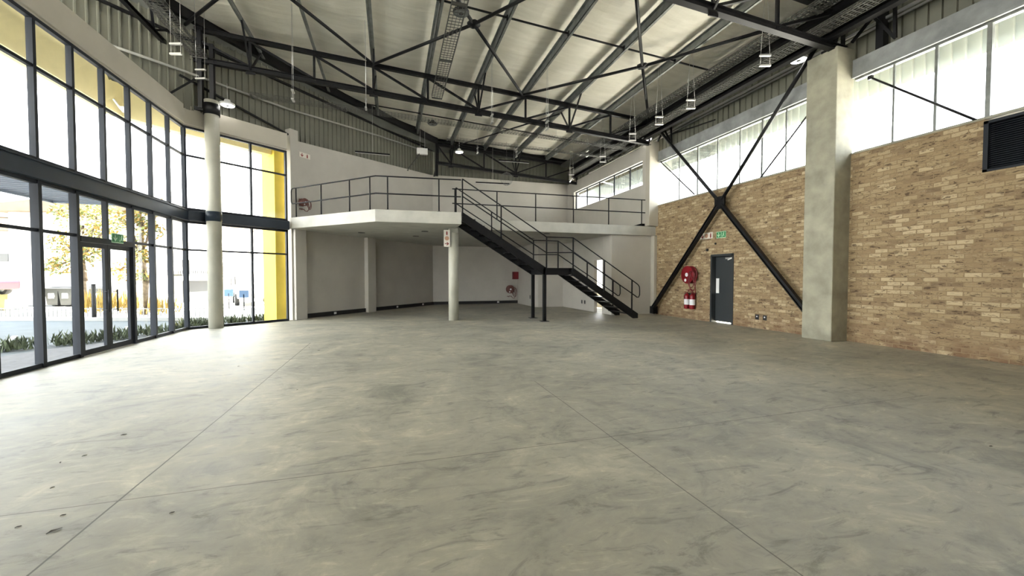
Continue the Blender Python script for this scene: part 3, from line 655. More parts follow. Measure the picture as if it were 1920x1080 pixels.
# ------------------------------------------------------------------ mezzanine guard rails
gr = thing('guard_rail', (-.42, 12.3, ZT), 'dark tubular guard rail along the front edge of the mezzanine left of the stairs', 'railing', 'mezzanine guard rails')
g0 = Vector((-2.96, 14.70, 0)); g1 = Vector((-.40, 12.30, 0)); g2 = Vector((2.06, 12.16, 0)); dg = (g1 - g0).normalized()
def zz(p, z): return Vector((p.x, p.y, z))
c0 = g0 - dg * .24
b = MB(); b.tube([zz(g2, 4.39), zz(g1, 4.37), zz(g0, 4.36), zz(c0 + dg * .06, 4.36), zz(c0 + dg * .015, 4.32), zz(c0, 4.26), zz(c0, 3.96), zz(c0 + dg * .015, 3.90), zz(c0 + dg * .06, 3.86), zz(g0, 3.86), zz(g1, 3.87), zz(g2, 3.88)], RR, 10); b.build('handrail', M['steel'], gr)
ps = [g0 + dg * t for t in (0.0, 1.2, 2.45, 3.28)] + [Vector((-.07, 12.28, 0)), Vector((1.40, 12.19, 0))]
for p in ps:
    b = MB(); b.tube([zz(p, ZT), zz(p, 4.37)], .02, 10); b.box((p.x - .06, p.y - .05, ZT), (p.x + .06, p.y + .05, ZT + .01)); b.build('post', M['steel'], gr)
gr = thing('guard_rail', (5.8, 13.42, ZT), 'dark tubular guard rail along the mezzanine edge right of the stairs', 'railing', 'mezzanine guard rails')
y = 13.42
b = MB(); b.tube([(1.98, y, 4.38), (9.5, y, 4.42), (9.57, y, 4.40), (9.60, y, 4.34), (9.60, y, 4.02), (9.57, y, 3.95), (9.50, y, 3.93), (1.98, y, 3.90)], RR, 10); b.build('handrail', M['steel'], gr)
for x in (2.07, 3.52, 4.94, 6.41, 7.86, 9.30):
    b = MB(); b.tube([(x, y, ZT), (x, y, 4.40)], .02, 10); b.box((x - .06, y - .05, ZT), (x + .06, y + .05, ZT + .01)); b.build('post', M['steel'], gr)
b = MB(); b.prism([(8.95, 13.5, ZT), (9.5, 13.5, ZT), (9.5, 13.5, ZT + .12), (9.35, 13.5, ZT + .12)], (0, .25, 0)); tag(b.build('steel_offcut', M['steel']), 'low dark wedge lying on the mezzanine by the pier', 'block')

# ------------------------------------------------------------------ grey door in the brick wall
dr = thing('door_2', (WX, (DY0 + DY1) / 2, 0), kind='structure')
b = MB(); b.box((WX - .02, DY0 - .01, 0), (WX + .2, DY0 + .05, DZ)); b.box((WX - .02, DY1 - .05, 0), (WX + .2, DY1 + .01, DZ)); b.box((WX - .02, DY0, DZ - .05), (WX + .2, DY1, DZ + .02)); b.build('door_frame', M['door'], dr)
b = MB(); b.box((WX + .14, DY0 + .05, .035), (WX + .19, DY1 - .05, DZ - .045)); lf = b.build('door_leaf', M['door'], dr)
b = MB(); b.box((WX + .13, DY1 - .20, .93), (WX + .14, DY1 - .08, 1.40)); b.build('push_plate', M['white'], lf)
b = MB(); b.box((WX + .08, 9.70, 2.0), (WX + .14, 9.98, 2.05)); b.bar((WX + .09, 9.72, 2.02), (WX + .06, 9.86, 1.97), .02); b.build('door_closer', M['bright'], lf)
# louvre
lv = thing('wall_louvre', (WX, LY1 - 1.3, LZ0), 'dark slatted ventilation louvre set in the top of the brick wall', 'louvre')
b = MB(); b.box((WX - .02, LY1 - .06, LZ0), (WX + .2, LY1, LZ1)); b.box((WX - .02, LY0, LZ0), (WX + .2, LY0 + .06, LZ1)); b.box((WX - .02, LY0, LZ1 - .05), (WX + .2, LY1, LZ1)); b.box((WX - .02, LY0, LZ0), (WX + .2, LY1, LZ0 + .04)); b.box((WX + .17, LY0, LZ0), (WX + .19, LY1, LZ1)); b.build('frame', M['frame'], lv)
b = MB(); z = LZ0 + .06
while z < LZ1 - .07: b.prism([(WX + .02, LY0 + .06, z), (WX + .03, LY0 + .06, z), (WX + .10, LY0 + .06, z + .035), (WX + .09, LY0 + .06, z + .035)], (0, LY1 - LY0 - .12, 0)); z += .036
b.build('slats', M['louvre'], lv)

# ------------------------------------------------------------------ signs
def on_wall(o, u, v_, n): return lambda a, b_, c=0.: V(o) + V(u) * a + V(v_) * b_ + V(n) * c
def rect(b, P, x0, y0, x1, y1, c=.0, t=.003): b.prism([P(x0, y0, c), P(x1, y0, c), P(x1, y1, c), P(x0, y1, c)], P(0, 0, t) - P(0, 0, 0))
def poly(b, P, pts, c=.0, t=.003): b.prism([P(x, y, c) for x, y in pts], P(0, 0, t) - P(0, 0, 0))
def disc(b, P, x, y, r, c=.0, t=.003, n=20): poly(b, P, [(x + r * cos(2 * pi * k / n), y + r * sin(2 * pi * k / n)) for k in range(n)], c, t)
def arrow_down(b, P, cx, cy, s, c): rect(b, P, cx - s * .09, cy - s * .3, cx + s * .09, cy + s * .45, c); poly(b, P, [(cx, cy - s * .5), (cx + s * .42, cy - s * .02), (cx + s * .36, cy + s * .12), (cx, cy - s * .22), (cx - s * .36, cy + s * .12), (cx - s * .42, cy - s * .02)], c + .0005)
def extinguisher_icon(b, P, cx, cy, s, c): rect(b, P, cx - s * .16, cy - s * .5, cx + s * .16, cy + s * .2, c); poly(b, P, [(cx - s * .16, cy + s * .2), (cx + s * .16, cy + s * .2), (cx + s * .06, cy + s * .36), (cx + s * .1, cy + s * .5), (cx - s * .1, cy + s * .5), (cx - s * .06, cy + s * .36)], c)
def fire_sign(o, u, v_, n, w_, h_, items, label):
    P = on_wall(o, u, v_, n); root = thing('fire_sign', o, label, 'sign')
    b = MB(); rect(b, P, 0, 0, w_, h_, 0, .006); b.build('panel', M['signwhite'], root)
    for kind, cx, cy, s in items:
        b = MB()
        if kind == 'down': arrow_down(b, P, cx, cy, s, .007); nm = 'arrow'; mm = M['signred']
        elif kind == 'right': Q = lambda a, b_, c=0.: P(cx - (b_), cy + (a), c); arrow_down(b, Q, 0, 0, s, .007); nm = 'arrow'; mm = M['signred']
        elif kind == 'reel': disc(b, P, cx, cy, s * .42, .007); nm = 'hose_reel_symbol'; mm = M['signdim']
        else: extinguisher_icon(b, P, cx, cy, s, .007); nm = 'extinguisher_symbol'; mm = M['signred']
        b.build(nm, mm, root)
    return root
def exit_sign(o, u, v_, n, w_, h_, label):
    P = on_wall(o, u, v_, n); root = thing('exit_sign', o, label, 'sign')
    b = MB(); rect(b, P, 0, 0, w_, h_, 0, .008); b.build('panel', M['signlime'], root)
    for x0_ in (.03, .52):
        b = MB(); rect(b, P, w_ * x0_, h_ * .08, w_ * (x0_ + .45), h_ * .92, .009); b.build('green_field', M['signgreen'], root)
    b = MB(); arrow_down(b, P, w_ * .255, h_ * .5, h_ * .72, .013); b.build('arrow', M['signlime'], root)
    b = MB(); disc(b, P, w_ * .80, h_ * .77, h_ * .08, .013)
    poly(b, P, [(w_ * .70, h_ * .62), (w_ * .78, h_ * .70), (w_ * .84, h_ * .66), (w_ * .80, h_ * .42), (w_ * .88, h_ * .32), (w_ * .86, h_ * .26), (w_ * .76, h_ * .38), (w_ * .68, h_ * .18), (w_ * .62, h_ * .20), (w_ * .72, h_ * .42), (w_ * .74, h_ * .60)], .013)
    poly(b, P, [(w_ * .58, h_ * .2), (w_ * .61, h_ * .2), (w_ * .61, h_ * .8), (w_ * .58, h_ * .8)], .013); b.build('running_figure', M['signlime'], root)
fire_sign((WX - .01, 10.93, 2.68), (0, -1, 0), (0, 0, 1), (-1, 0, 0), .53, .20, [('down', .09, .10, .15), ('reel', .27, .10, .17), ('ext', .45, .10, .15)], 'white and red fire equipment sign on the brick wall above the hose reel')
exit_sign((WX - .01, 10.24, 2.66), (0, -1, 0), (0, 0, 1), (-1, 0, 0), .37, .20, 'green and white running man exit sign on the brick wall over the door')
exit_sign((FX + .09, 9.88, 2.13), (0, 1, 0), (0, 0, 1), (1, 0, 0), .36, .19, 'green and white exit sign fixed over the glazed double door')
fs = fire_sign((1.66, 13.16, 2.43), (1, -.05, 0), (0, 0, 1), (-.05, -1, 0), .2, .55, [('ext', .1, .45, .13), ('reel', .1, .275, .17), ('right', .1, .10, .14)], 'white and red fire sign with right arrow on the round mezzanine column')
b = MB(); b.box((1.82, 13.155, 2.6), (1.86, 13.33, 2.66)); b.box((1.82, 13.155, 2.8), (1.86, 13.33, 2.86)); b.build('bracket', M['galv'], fs)
fire_sign(on(.30, .01, 5.53), AB, (0, 0, 1), ABn, .42, .17, [('down', .10, .085, .13), ('ext', .30, .085, .13)], 'small white fire sign with two red symbols high on the white wall')

# ------------------------------------------------------------------ fire equipment
def hose_reel(o, n, u, r, label, rich=True):
    """reel on a wall: o wall point at hub, n out of wall, u along wall to the right"""
    P = on_wall(o, u, (0, 0, 1), n); root = thing('fire_hose_reel', V(o), label, 'hose reel', 'red fire hose reels'); RM = M['red'] if rich else M['reddim']; HM = M['redhose'] if rich else M['reddim']
    b = MB(); b.lathe([(.05, .02), (.06, .05)], o, 16, n); rect(b, P, -.09, -.12, .09, .12, 0, .03); b.build('wall_bracket', HM, root)
    b = MB(); b.lathe([(r * .55, .06), (r, .062), (r, .08), (r * .8, .085), (r * .6, .09), (r * .6, .20)], o, 36, n); b.build('rear_flange', RM, root)
    b = MB()
    for k in range(4):
        b.tube([V(P(0, 0, .105 + .026 * k)) + (V(u) * cos(2 * pi * i / 28) + Vector((0, 0, sin(2 * pi * i / 28)))) * r * (.86 - .03 * (k % 2)) for i in range(28)], .013, 6, True)
    b.build('hose_coil', HM, root)
    b = MB(); b.lathe([(r, .205), (r, .222), (r * .93, .228), (r * .5, .215), (r * .45, .235), (.05, .24), (.0001, .245)], o, 36, n); b.build('front_flange', RM, root)
    b = MB(); disc(b, P, 0, 0, r * .22, .245, .006); b.build('hub_label', M['label'], root)
    b = MB(); disc(b, P, -r * .25, -r * .62, r * .17, .232, .004); b.build('round_label', M['label'], root)
    b = MB()
    for dx, dz, rr in ((.62 * r, -.5 * r, .95), (.80 * r, -.73 * r, 1.1)):
        b.tube([P(r * .2 + dx + cos(2 * pi * i / 26) * r * .5, dz + sin(2 * pi * i / 26) * r * rr, .27) for i in range(26)], .012, 6, True)
    b.tube([P(r * .5, .1, .25), P(r * 1.1, -.2, .25), P(r * 1.25, -r * 1.6, .2), P(r * 1.0, -r * 2.25, .15), P(r * .6, -r * 2.1, .1), P(r * .35, -r * 1.75, .1)], .013, 6)
    b.build('hose_loop', HM, root)
    b = MB(); b.tube([P(-r * .7, -r * 1.75, .04), P(-r * .1, -r * 1.72, .06), P(0, -r * 1.6, .06), P(r * .2, -r * 1.78, .06), P(r * .5, -r * 1.7, .06)], .016, 8); b.tube([P(-r * .3, -r * 1.72, .06), P(-r * .3, -r * 1.95, .10)], .014, 8); b.build('nozzle', HM, root)
    return root
hose_reel((WX - .01, 11.27, 1.52), (-1, 0, 0), (0, -1, 0), .30, 'large red fire hose reel on the brick wall left of the grey door')
hose_reel(on(.33, .01, 3.98), ABn, AB, .13, 'small faded red hose reel up on the mezzanine wall by the glazing', False)
hose_reel((6.15, YB - .01, .78), (0, -1, 0), (1, 0, 0), .22, 'red hose reel on the dark back wall under the mezzanine', False)
b = MB(); b.box((6.3, YB - .28, 1.32), (6.58, YB - .02, 1.72)); cb_ = tag(b.build('alarm_box', M['redhose'], bevel=.01), 'dark red box on the back wall above the hose reel', 'box')
def extinguisher(y, label):
    x = WX - .12; root = thing('fire_extinguisher', (x, y, .36), label, 'fire extinguisher', 'fire extinguishers')
    b = MB(); b.lathe([(.085, .0), (.092, .02), (.092, .42), (.085, .46), (.05, .50), (.03, .52)], (x, y, .36), 24); b.build('cylinder', M['red'], root)
    b = MB(); b.lathe([(.0935, .14), (.0935, .33)], (x, y, .36), 24, caps=False); b.build('label', M['label'], root)
    b = MB(); b.box((x - .02, y - .02, .88), (x + .02, y + .02, .92)); b.bar((x - .10, y, .95), (x + .03, y, .93), .02, .012); b.bar((x - .10, y, .915), (x + .03, y, .91), .02, .012); b.build('valve_handle', M['redhose'], root)
    b = MB(); b.tube([(x, y + .02, .90), (x, y + .09, .88), (x - .02, y + .11, .78), (x - .02, y + .105, .55)], .011, 8); b.build('hose', M['black'], root)
    b = MB(); b.box((x + .05, y - .03, .70), (WX, y + .03, .90)); b.build('wall_bracket', M['black'], root)
extinguisher(11.40, 'red fire extinguisher on the brick wall, left one of the pair below the hose reel')
extinguisher(11.14, 'red fire extinguisher on the brick wall, right one of the pair, nearer the door')
def socket(o, u, n, w_, h_, label, m_='black', group='wall sockets'):
    P = on_wall(o, u, (0, 0, 1), n); root = thing('wall_socket', V(o), label, 'socket', group)
    b = MB(); rect(b, P, -w_ / 2, -h_ / 2, w_ / 2, h_ / 2, 0, .012); b.build('plate', M[m_], root, bevel=.003)
    b = MB(); disc(b, P, 0, h_ * .1, w_ * .18, .013, .004, 12); b.build('outlet', M['label'] if w_ > .1 else M['steel'], root)
socket((WX, 8.74, .32), (0, -1, 0), (-1, 0, 0), .115, .14, 'black wall socket low on the brick wall, nearer the grey door')
socket((WX, 8.50, .32), (0, -1, 0), (-1, 0, 0), .115, .14, 'black wall socket low on the brick wall, nearer the concrete column')
socket((8.0, 15.86, .36), (0, -1, 0), (-1, 0, 0), .10, .15, 'black socket on the white wall beneath the stairs, left one of two')
socket((8.0, 15.58, .36), (0, -1, 0), (-1, 0, 0), .10, .15, 'black socket on the white wall beneath the stairs, right one of two')
socket((6.6, 18.7, .45), (0, -1, 0), (-1, 0, 0), .09, .18, 'black socket on the white wall behind the landing posts')
b = MB(); b.lathe([(.045, 0), (.045, .03), (.03, .05)], (WX, 10.62, 2.32), 14, (-1, 0, 0)); tag(b.build('door_alarm_button', M['black']), 'small black round fitting on the brick wall above the door corner', 'button')
b = MB(); b.lathe([(.03, 0), (.03, .03)], (WX, 10.28, 2.50), 12, (-1, 0, 0)); tag(b.build('cable_gland', M['black']), 'tiny black fitting on the brick wall under the exit sign', 'fitting')

# ------------------------------------------------------------------ lights and hanging fittings
def high_bay(x, y, z, ztop, label, lit):
    root = thing('high_bay_light', (x, y, z), label, 'light', 'round high bay lights')
    b = MB(); b.lathe([(.17, .0), (.19, .02), (.19, .05), (.09, .09), (.07, .16), (.02, .18)], (x, y, z), 28); b.build('housing', M['white'] if lit else M['steel'], root)
    b = MB(); b.lathe([(.165, -.004), (.165, .0)], (x, y, z), 28); b.build('diffuser', M['lamp'] if lit else M['galv'], root)
    b = MB(); b.lathe([(.05, -.012), (.05, -.004)], (x, y, z), 16); b.build('centre_cap', M['galv'] if lit else M['black'], root)
    b = MB(); b.tube([(x, y, z + .18), (x, y, ztop)], .006, 6); b.build('suspension_rod', M['bright'], root)
high_bay(-4.42, 13.4, 6.33, 6.95, 'lit round high bay light hanging beside the head of the round column', True)
high_bay(9.55, 7.45, 6.72, 7.15, 'lit round high bay light hanging left of the raw concrete column', True)
high_bay(9.45, 13.35, 6.72, 7.1, 'lit round high bay light hanging above the white pier', True)
high_bay(1.62, 9.46, 7.60, 8.05, 'dark round high bay light at the top of the picture by the cross brace node', False)
high_bay(1.67, 16.62, 7.62, 8.0, 'dark round high bay light seen against the ceiling behind the middle truss', False)
high_bay(3.06, 18.5, 7.18, 8.03, 'small lit round light hanging before the farthest truss', True)
def hanger(x, y, z, label, along_y=False, top=None, w_=.22, spread=0.):
    root = thing('wire_hanger', (x, y, z), label, 'hanger', 'suspended two-bar wire hangers')
    d = Vector((0, 1, 0)) if along_y else Vector((.96, -.29, 0)); c = Vector((x, y, z)); up = Vector((0, 0, 1)); top = top or roofz(x) + .14
    for h in (0, .22):
        b = MB(); b.bar(c - d * w_ / 2 + up * h, c + d * w_ / 2 + up * h, .05, .035); b.build('cross_bar', M['bright'], root)
    b = MB()
    for s in (-1, 1):
        b.tube([c + d * s * w_ * .42, c + d * s * w_ * .42 + up * .22], .006, 5); b.tube([c + d * s * w_ * .42 + up * .22, Vector((x, y, top)) + d * s * spread], .004, 5)
    b.build('suspension_wire', M['bright'], root)
for i, (x, y, z) in enumerate(((7.92, 6.94, 6.10), (7.82, 9.1, 6.02), (7.73, 10.32, 6.02), (7.83, 11.86, 6.05), (8.15, 14.4, 6.05), (8.3, 17.6, 6.1))):
    hanger(x, y, z, 'pale two-bar wire hanger on the brick wall side, %s from the camera' % ORD[i], False, None, .24, .02)
for x, y, z, lb in ((-4.55, 10.85, 6.42, 'pale two-bar wire hanger over the glazing, nearer one'), (-4.6, 12.2, 6.5, 'pale two-bar wire hanger above the round column')):
    hanger(x, y, z, lb, False, None, .26, .12)
for i, (x, y) in enumerate(((-2.35, 11.5), (-.60, 11.5), (2.87, 11.5), (4.60, 11.5))):
    hanger(x, y, 5.95, 'thin wire hanger before the middle truss, %s from the left' % ORD[i], True, None, .2, .03)
for i, (x, y) in enumerate(((3.6, 17.0), (5.35, 17.0), (6.9, 16.2), (8.3, 16.0))):
    hanger(x, y, 6.75, 'thin wire hanger behind the middle truss, %s from the left' % ORD[i], True, None, .2, .03)
def linear(p, q, label, lit=False, rods=True):
    root = thing('linear_light', p, label, 'light', 'linear pendant lights'); b = MB(); b.bar(p, q, .05, .06); b.build('housing', M['steel'] if not lit else M['white'], root)
    d = V(q) - V(p); b = MB(); b.bar(V(p) + Vector((0, 0, -.034)), V(q) + Vector((0, 0, -.034)), .04, .008); b.build('diffuser', M['white'] if not lit else M['lamp'], root)
    b = MB()
    for t in (.5,) if not lit else (.1, .9): c = V(p) + d * t; b.tube([c, (c.x, c.y, roofz(c.x) + .14)], .005, 5)
    b.build('suspension_wire', M['bright'], root)
linear((-1.30, 16.9, 6.35), (.0, 16.9, 6.34), 'dark linear light hanging in front of the ribbed cladding over the mezzanine')
linear((3.83, 18.5, 5.86), (5.47, 18.5, 5.90), 'dark linear light hanging low before the white back wall')
linear((4.95, 18.5, 6.98), (6.45, 18.5, 6.99), 'pale linear light hanging beneath the farthest truss')
linear((8.5, 18.2, 6.16), (8.95, 18.9, 6.50), 'short bright linear light near the right end of the back wall', True)
b = MB(); b.box((1.15, 18.35, 6.93), (1.62, 18.55, 7.18)); b.box((1.15, 18.3, 6.90), (1.62, 18.36, 6.93)); b.tube([(1.3, 18.45, 7.18), (1.3, 18.45, 8.13)], .006, 5); b.tube([(1.5, 18.45, 7.18), (1.5, 18.45, 8.12)], .006, 5)
tag(b.build('hanging_box', M['white'], bevel=.01), 'white rectangular box hanging at the left end of the farthest truss', 'box')
basket((1.25, 18.3, 6.85), (.75, 18.3, 6.15), .2, .05, 'short wire basket dropping below the hanging white box', .08, .006)
b = MB()
for k in range(9):
    t = pi * k / 9; b.tube([(5.33 + cos(a := 2 * pi * i / 20) * .3 * cos(t), 18.5 + cos(a) * .3 * sin(t), 6.12 + sin(a) * .3) for i in range(20)], .004, 5, True)
b.tube([(5.33, 18.5, 6.4), (5.33, 18.5, roofz(5.33) + .14)], .006, 5)
tag(b.build('wire_globe', M['galv']), 'round wire globe hanging below the farthest truss', 'pendant')
for i, (x, y) in enumerate(((-1.0, 15.4), (.95, 16.1), (1.15, 14.3), (5.5, 13.75), (5.6, 15.7))):
    b = MB(); b.lathe([(.12, -.012), (.12, .005), (.09, .008)], (x, y, ZB), 20); tag(b.build('downlight', M['black']), 'dark round downlight in the mezzanine underside, ' + ['nearest the glazing', 'behind and left of the round column', 'just left of the round column', 'in front by the stair landing', 'farther back behind the stair landing'][i], 'light', 'downlights under the mezzanine')

# ------------------------------------------------------------------ dry leaves on the floor
def leaf(x, y, s, a, lb):
    b = MB(); d = Vector((cos(a), sin(a), 0)); n = Vector((-d.y, d.x, 0)); c = Vector((x, y, 0)); up = Vector((0, 0, 1))
    b.add([c - d * s, c - d * s * .3 + n * s * .32 + up * s * .22, c + d * s * .5 + n * s * .25 + up * s * .1, c + d * s * 1.1 + up * s * .12, c + d * s * .4 - n * s * .28 + up * s * .18, c - d * s * .4 - n * s * .25 + up * .004, c + up * .004], [(0, 1, 6), (1, 2, 6), (2, 3, 6), (3, 4, 6), (4, 5, 6), (5, 0, 6)])
    m_ = b.build('fallen_leaf', M['leaf_dry']); md = m_.modifiers.new('thick', 'SOLIDIFY'); md.thickness = .003
    tag(m_, lb, 'leaf', 'dry leaves on the floor')
LV = [(-1.92, 3.08, .02, .4, 'small'), (-2.39, 4.07, .025, .9, ''), (-2.48, 3.97, .02, 2, ''), (-2.24, 3.51, .018, 1, ''), (-2.08, 3.01, .02, .5, ''), (-1.85, 2.9, .05, .7, ''), (-2.36, 4.51, .035, .1, ''), (-1.3, 2.92, .02, .3, ''), (-2.37, 7.44, .03, 1, ''), (-1.61, 8.99, .03, 2, ''), (-1.37, 8.61, .035, 0, ''), (-1.16, 5.67, .02, 1, ''), (4.92, 4.33, .02, .2, ''), (4.9, 2.05, .022, 2.8, '')]
LL = ['tiny dark scrap on the floor where the joints cross at lower left', 'dark dry leaf on the floor at left, upper one of a close pair', 'dark dry leaf on the floor at left, lower one of a close pair', 'small dry leaf on the floor midway between the close pair and the curled leaf', 'small dry leaf on the floor near the left picture edge, beside the long one', 'long curled dry twig on the floor at lower left', 'largest dry leaf on the floor in front of the glazed door', 'small pale scrap on the floor right of the long floor joint', 'small dark leaf on the floor before the round column', 'dry leaf near the far end of the long joint, nearer the joint', 'dry leaf near the far end of the long joint, right of its neighbour', 'small dry leaf right of the middle of the long joint', 'single dark speck on the floor in front of the raw concrete column', 'small dark leaf on the floor at far right below the brick wall']
for (x, y, s, a, _), lb in zip(LV, LL): leaf(x, y, s * .6, a, lb)

# ------------------------------------------------------------------ outside
G = -.15
M['asph'] = varied('pale_asphalt', (.045, .055, .062), .08, 1.5, .9)
M['road'] = varied('pale_concrete_road', (.42, .41, .38), .08, 1, .9)
M['pave'] = varied('grey_brick_paving', (.06, .058, .062), .2, 8, .9)
M['kerb'] = mat('kerb_white', (.2, .2, .19), .8)
M['bwall'] = varied('far_white_wall', (.45, .44, .42), .06, 1, .9)
M['broof'] = varied('brown_roof', (.12, .09, .06), .1, 2, .9)
M['bdark'] = mat('far_dark_opening', (.05, .05, .05), .8)
M['carport'] = mat('carport_grey', (.022, .022, .022), .8)
M['trunk'] = varied('tree_bark', (.12, .09, .06), .2, 8, .9)
M['leafg'] = varied('green_leaves', (.14, .17, .05), .2, 4, .7)
M['leafy'] = varied('yellow_leaves', (.30, .20, .04), .2, 4, .7)
M['shrub'] = varied('low_shrub_green', (.05, .065, .03), .3, 6, .8)
M['grass'] = varied('dry_verge', (.11, .10, .04), .15, 3, .9)
M['bin'] = mat('wheelie_bin_plastic', (.02, .022, .022), .5)
M['maroon'] = mat('car_paint_maroon', (.05, .006, .012), .3)
M['carwhite'] = mat('car_paint_white', (.3, .3, .3), .3)
M['tyre'] = mat('tyre_rubber', (.008, .008, .008), .8)
M['canopy'] = mat('blue_grey_canopy_sheet', (.20, .24, .30), .5)
M['board'] = mat('blue_board', (.03, .07, .14), .5)
f = MB(); f.prism([(-70, -15, G - .3), (60, -15, G - .3), (60, 90, G - .3), (-70, 90, G - .3)], (0, 0, .27)); struct(f.build('ground', M['road']))
f = MB(); f.prism([(-30, 2, G - .03), (FX - .15, 2, G - .03), (FX - .15, 13.1, G - .03), (-3.3, 15.0, G - .03), (-2.0, 17.2, G - .03), (-14.2, 20.6, G - .03), (-30, 25, G - .03)], (0, 0, .04)); struct(f.build('ground_parking', M['asph']))
f = MB(); f.prism([(-7.6, 2, G), (FX - .15, 2, G), (FX - .15, 12.4, G), (-6.3, 12.2, G), (-7.1, 11.3, G), (-7.6, 9.8, G)], (0, 0, .03)); tag(f.build('paving', M['pave']), 'grey brick paving outside the glazed double door', 'paving')
# kerb and low palisade fence
ka = Vector((-15.5, 20.14, G)); kb = Vector((-2.6, 16.2, G)); kd = (kb - ka).normalized()
b = MB(); b.bar(ka + Vector((0, -.3, .06)), kb + Vector((0, -.3, .06)), .3, .14); tag(b.build('kerb', M['kerb']), 'pale kerb along the foot of the low fence outside', 'kerb')
fc = thing('low_fence', ka, 'low pale picket fence beyond the parking area', 'fence')
b = MB(); b.bar(ka + Vector((0, 0, .42)), kb + Vector((0, 0, .42)), .03); b.bar(ka + Vector((0, 0, .10)), kb + Vector((0, 0, .10)), .03); b.build('rail', M['kerb'], fc)
b = MB(); t = 0
while t < (kb - ka).length: c = ka + kd * t; b.bar(c, c + Vector((0, 0, .47)), .015, .03); t += .16
o = b.build('pickets', M['kerb'], fc); o['kind'] = 'stuff'
for i, (p, q) in enumerate((((-9.6, 14.0), (-8.6, 12.2)), ((-8.0, 15.6), (-7.0, 13.8)), ((-11.4, 12.4), (-10.4, 10.6)))):
    b = MB(); b.bar((*p, G + .022), (*q, G + .022), .1, .008); tag(b.build('parking_line', M['white']), ['white painted parking line seen through the left door leaf', 'white painted parking line nearest the round column', 'white painted parking line at the far left'][i], 'road marking', 'parking lines')
def shrub(x, y, r, label, seed, mm='shrub', n=160, h=.28):
    rnd = random.Random(seed); b = MB()
    for _ in range(n):
        a = rnd.random() * 6.28; d = r * sqrt(rnd.random()); c = Vector((x + cos(a) * d, y + sin(a) * d, G + rnd.random() * h * .35)); t = Vector((rnd.uniform(-.12, .12), rnd.uniform(-.12, .12), rnd.uniform(.1, h)))
        s = Vector((rnd.uniform(-1, 1), rnd.uniform(-1, 1), 0)).normalized() * .018
        b.add([c - s, c + s, c + t * .7 + s * .8, c + t, c + t * .7 - s * .8], [(0, 1, 2, 3, 4)])
    tag(b.build('low_shrub', M[mm]), label, 'shrub', 'low shrubs outside the glazing')
SH = [((-7.9, 11.4), 'low shrub outside the first big pane at the far left'), ((-7.2, 12.0), 'low shrub outside, left of the double door'), ((-6.7, 12.6), 'low shrub seen through the left door leaf'), ((-6.3, 13.4), 'low shrub seen through the right door leaf'), ((-5.9, 14.3), 'low shrub just left of the round column foot'), ((-5.1, 15.6), 'low shrub just right of the round column foot'), ((-4.4, 16.0), 'low shrub outside below the far pane'), ((-5.9, 15.0), 'low shrub behind the round column')]
for i, ((x, y), lb) in enumerate(SH): shrub(x, y, .38, lb, i)
def tree(x, y, h0, blobs, label, seed, mats, lean=0.):
    root = thing('street_tree', (x, y, G), label, 'tree', 'trees across the parking area'); rnd = random.Random(seed)
    b = MB(); tp = [(x, y, G), (x + .1, y, h0 * .3), (x + lean * .5, y, h0 * .55), (x + lean, y + .1, h0 * .9)]
    for i in range(3): 
        b.tube([tp[i], tp[i + 1]], .14 - .03 * i, 8)
    for bx, by, bz_, br in blobs: b.tube([tp[2], (x + bx * .6, y + by * .6, (bz_ + tp[2][2]) / 2), (x + bx, y + by, bz_)], .035, 6)
    b.build('trunk', M['trunk'], root)
    for mi, mm in enumerate(mats):
        b = MB()
        for bx, by, bz_, br in blobs:
            for _ in range(int(260 * br)):
                v_ = Vector((rnd.gauss(0, 1), rnd.gauss(0, 1), rnd.gauss(0, .8))); v_ = v_.normalized() * br * rnd.random() ** .4
                c = Vector((x + bx, y + by, bz_)) + v_; u = Vector((rnd.uniform(-1, 1), rnd.uniform(-1, 1), rnd.uniform(-1, 1))).normalized(); w_ = u.cross(Vector((rnd.random(), rnd.random(), rnd.random()))).normalized(); s = rnd.uniform(.05, .11)
                b.add([c - u * s, c + w_ * s * .5, c + u * s, c - w_ * s * .5], [(0, 1, 2, 3)])
        b.build('foliage', mm, root)
tree(-13.4, 23.0, 4.2, [(-.3, 0, 4.3, .75), (.5, .3, 4.5, .8), (.9, 0, 3.7, .6), (-.7, .2, 3.0, .6), (-.2, 0, 2.2, .65), (.5, 0, 2.6, .5), (.2, .4, 3.4, .6), (-.9, 0, 1.9, .45)], 'leafy green and yellow tree seen through the panes left of the door', 1, [M['leafg'], M['leafy']])
tree(-11.9, 23.6, 3.6, [(.1, 0, 2.9, .45), (.15, .3, 2.2, .5), (0, 0, 1.4, .5), (-.4, 0, 1.8, .4)], 'slimmer yellowing tree seen through the double door', 2, [M['leafy']])
tree(-10.1, 20.8, 4.4, [(0, 0, 4.2, .55), (.2, .2, 3.5, .5), (-.4, 0, 3.8, .5), (.0, 0, 2.4, .4), (.1, 0, 1.5, .35), (.6, 0, 4.4, .4), (-.3, 0, 2.9, .4)], 'slender yellow-leaved tree seen right of the double door', 3, [M['leafg'], M['leafy']])
shrub(-12.0, 22.5, 1.1, 'yellow bushy hedge at the foot of the slim tree', 31, 'leafy', 500, .9); shrub(-9.6, 21.0, .7, 'yellow bush at the foot of the slender tree', 32, 'leafy', 260, .7)
b = MB(); b.tube([(-10.34, 18.3, G), (-10.34, 18.3, 1.15)], .06, 12); b.lathe([(.07, 1.15), (.05, 1.19)], (-10.34, 18.3, 0), 12); tag(b.build('bollard', M['tyre']), 'dark bollard standing beyond the left door leaf', 'bollard')
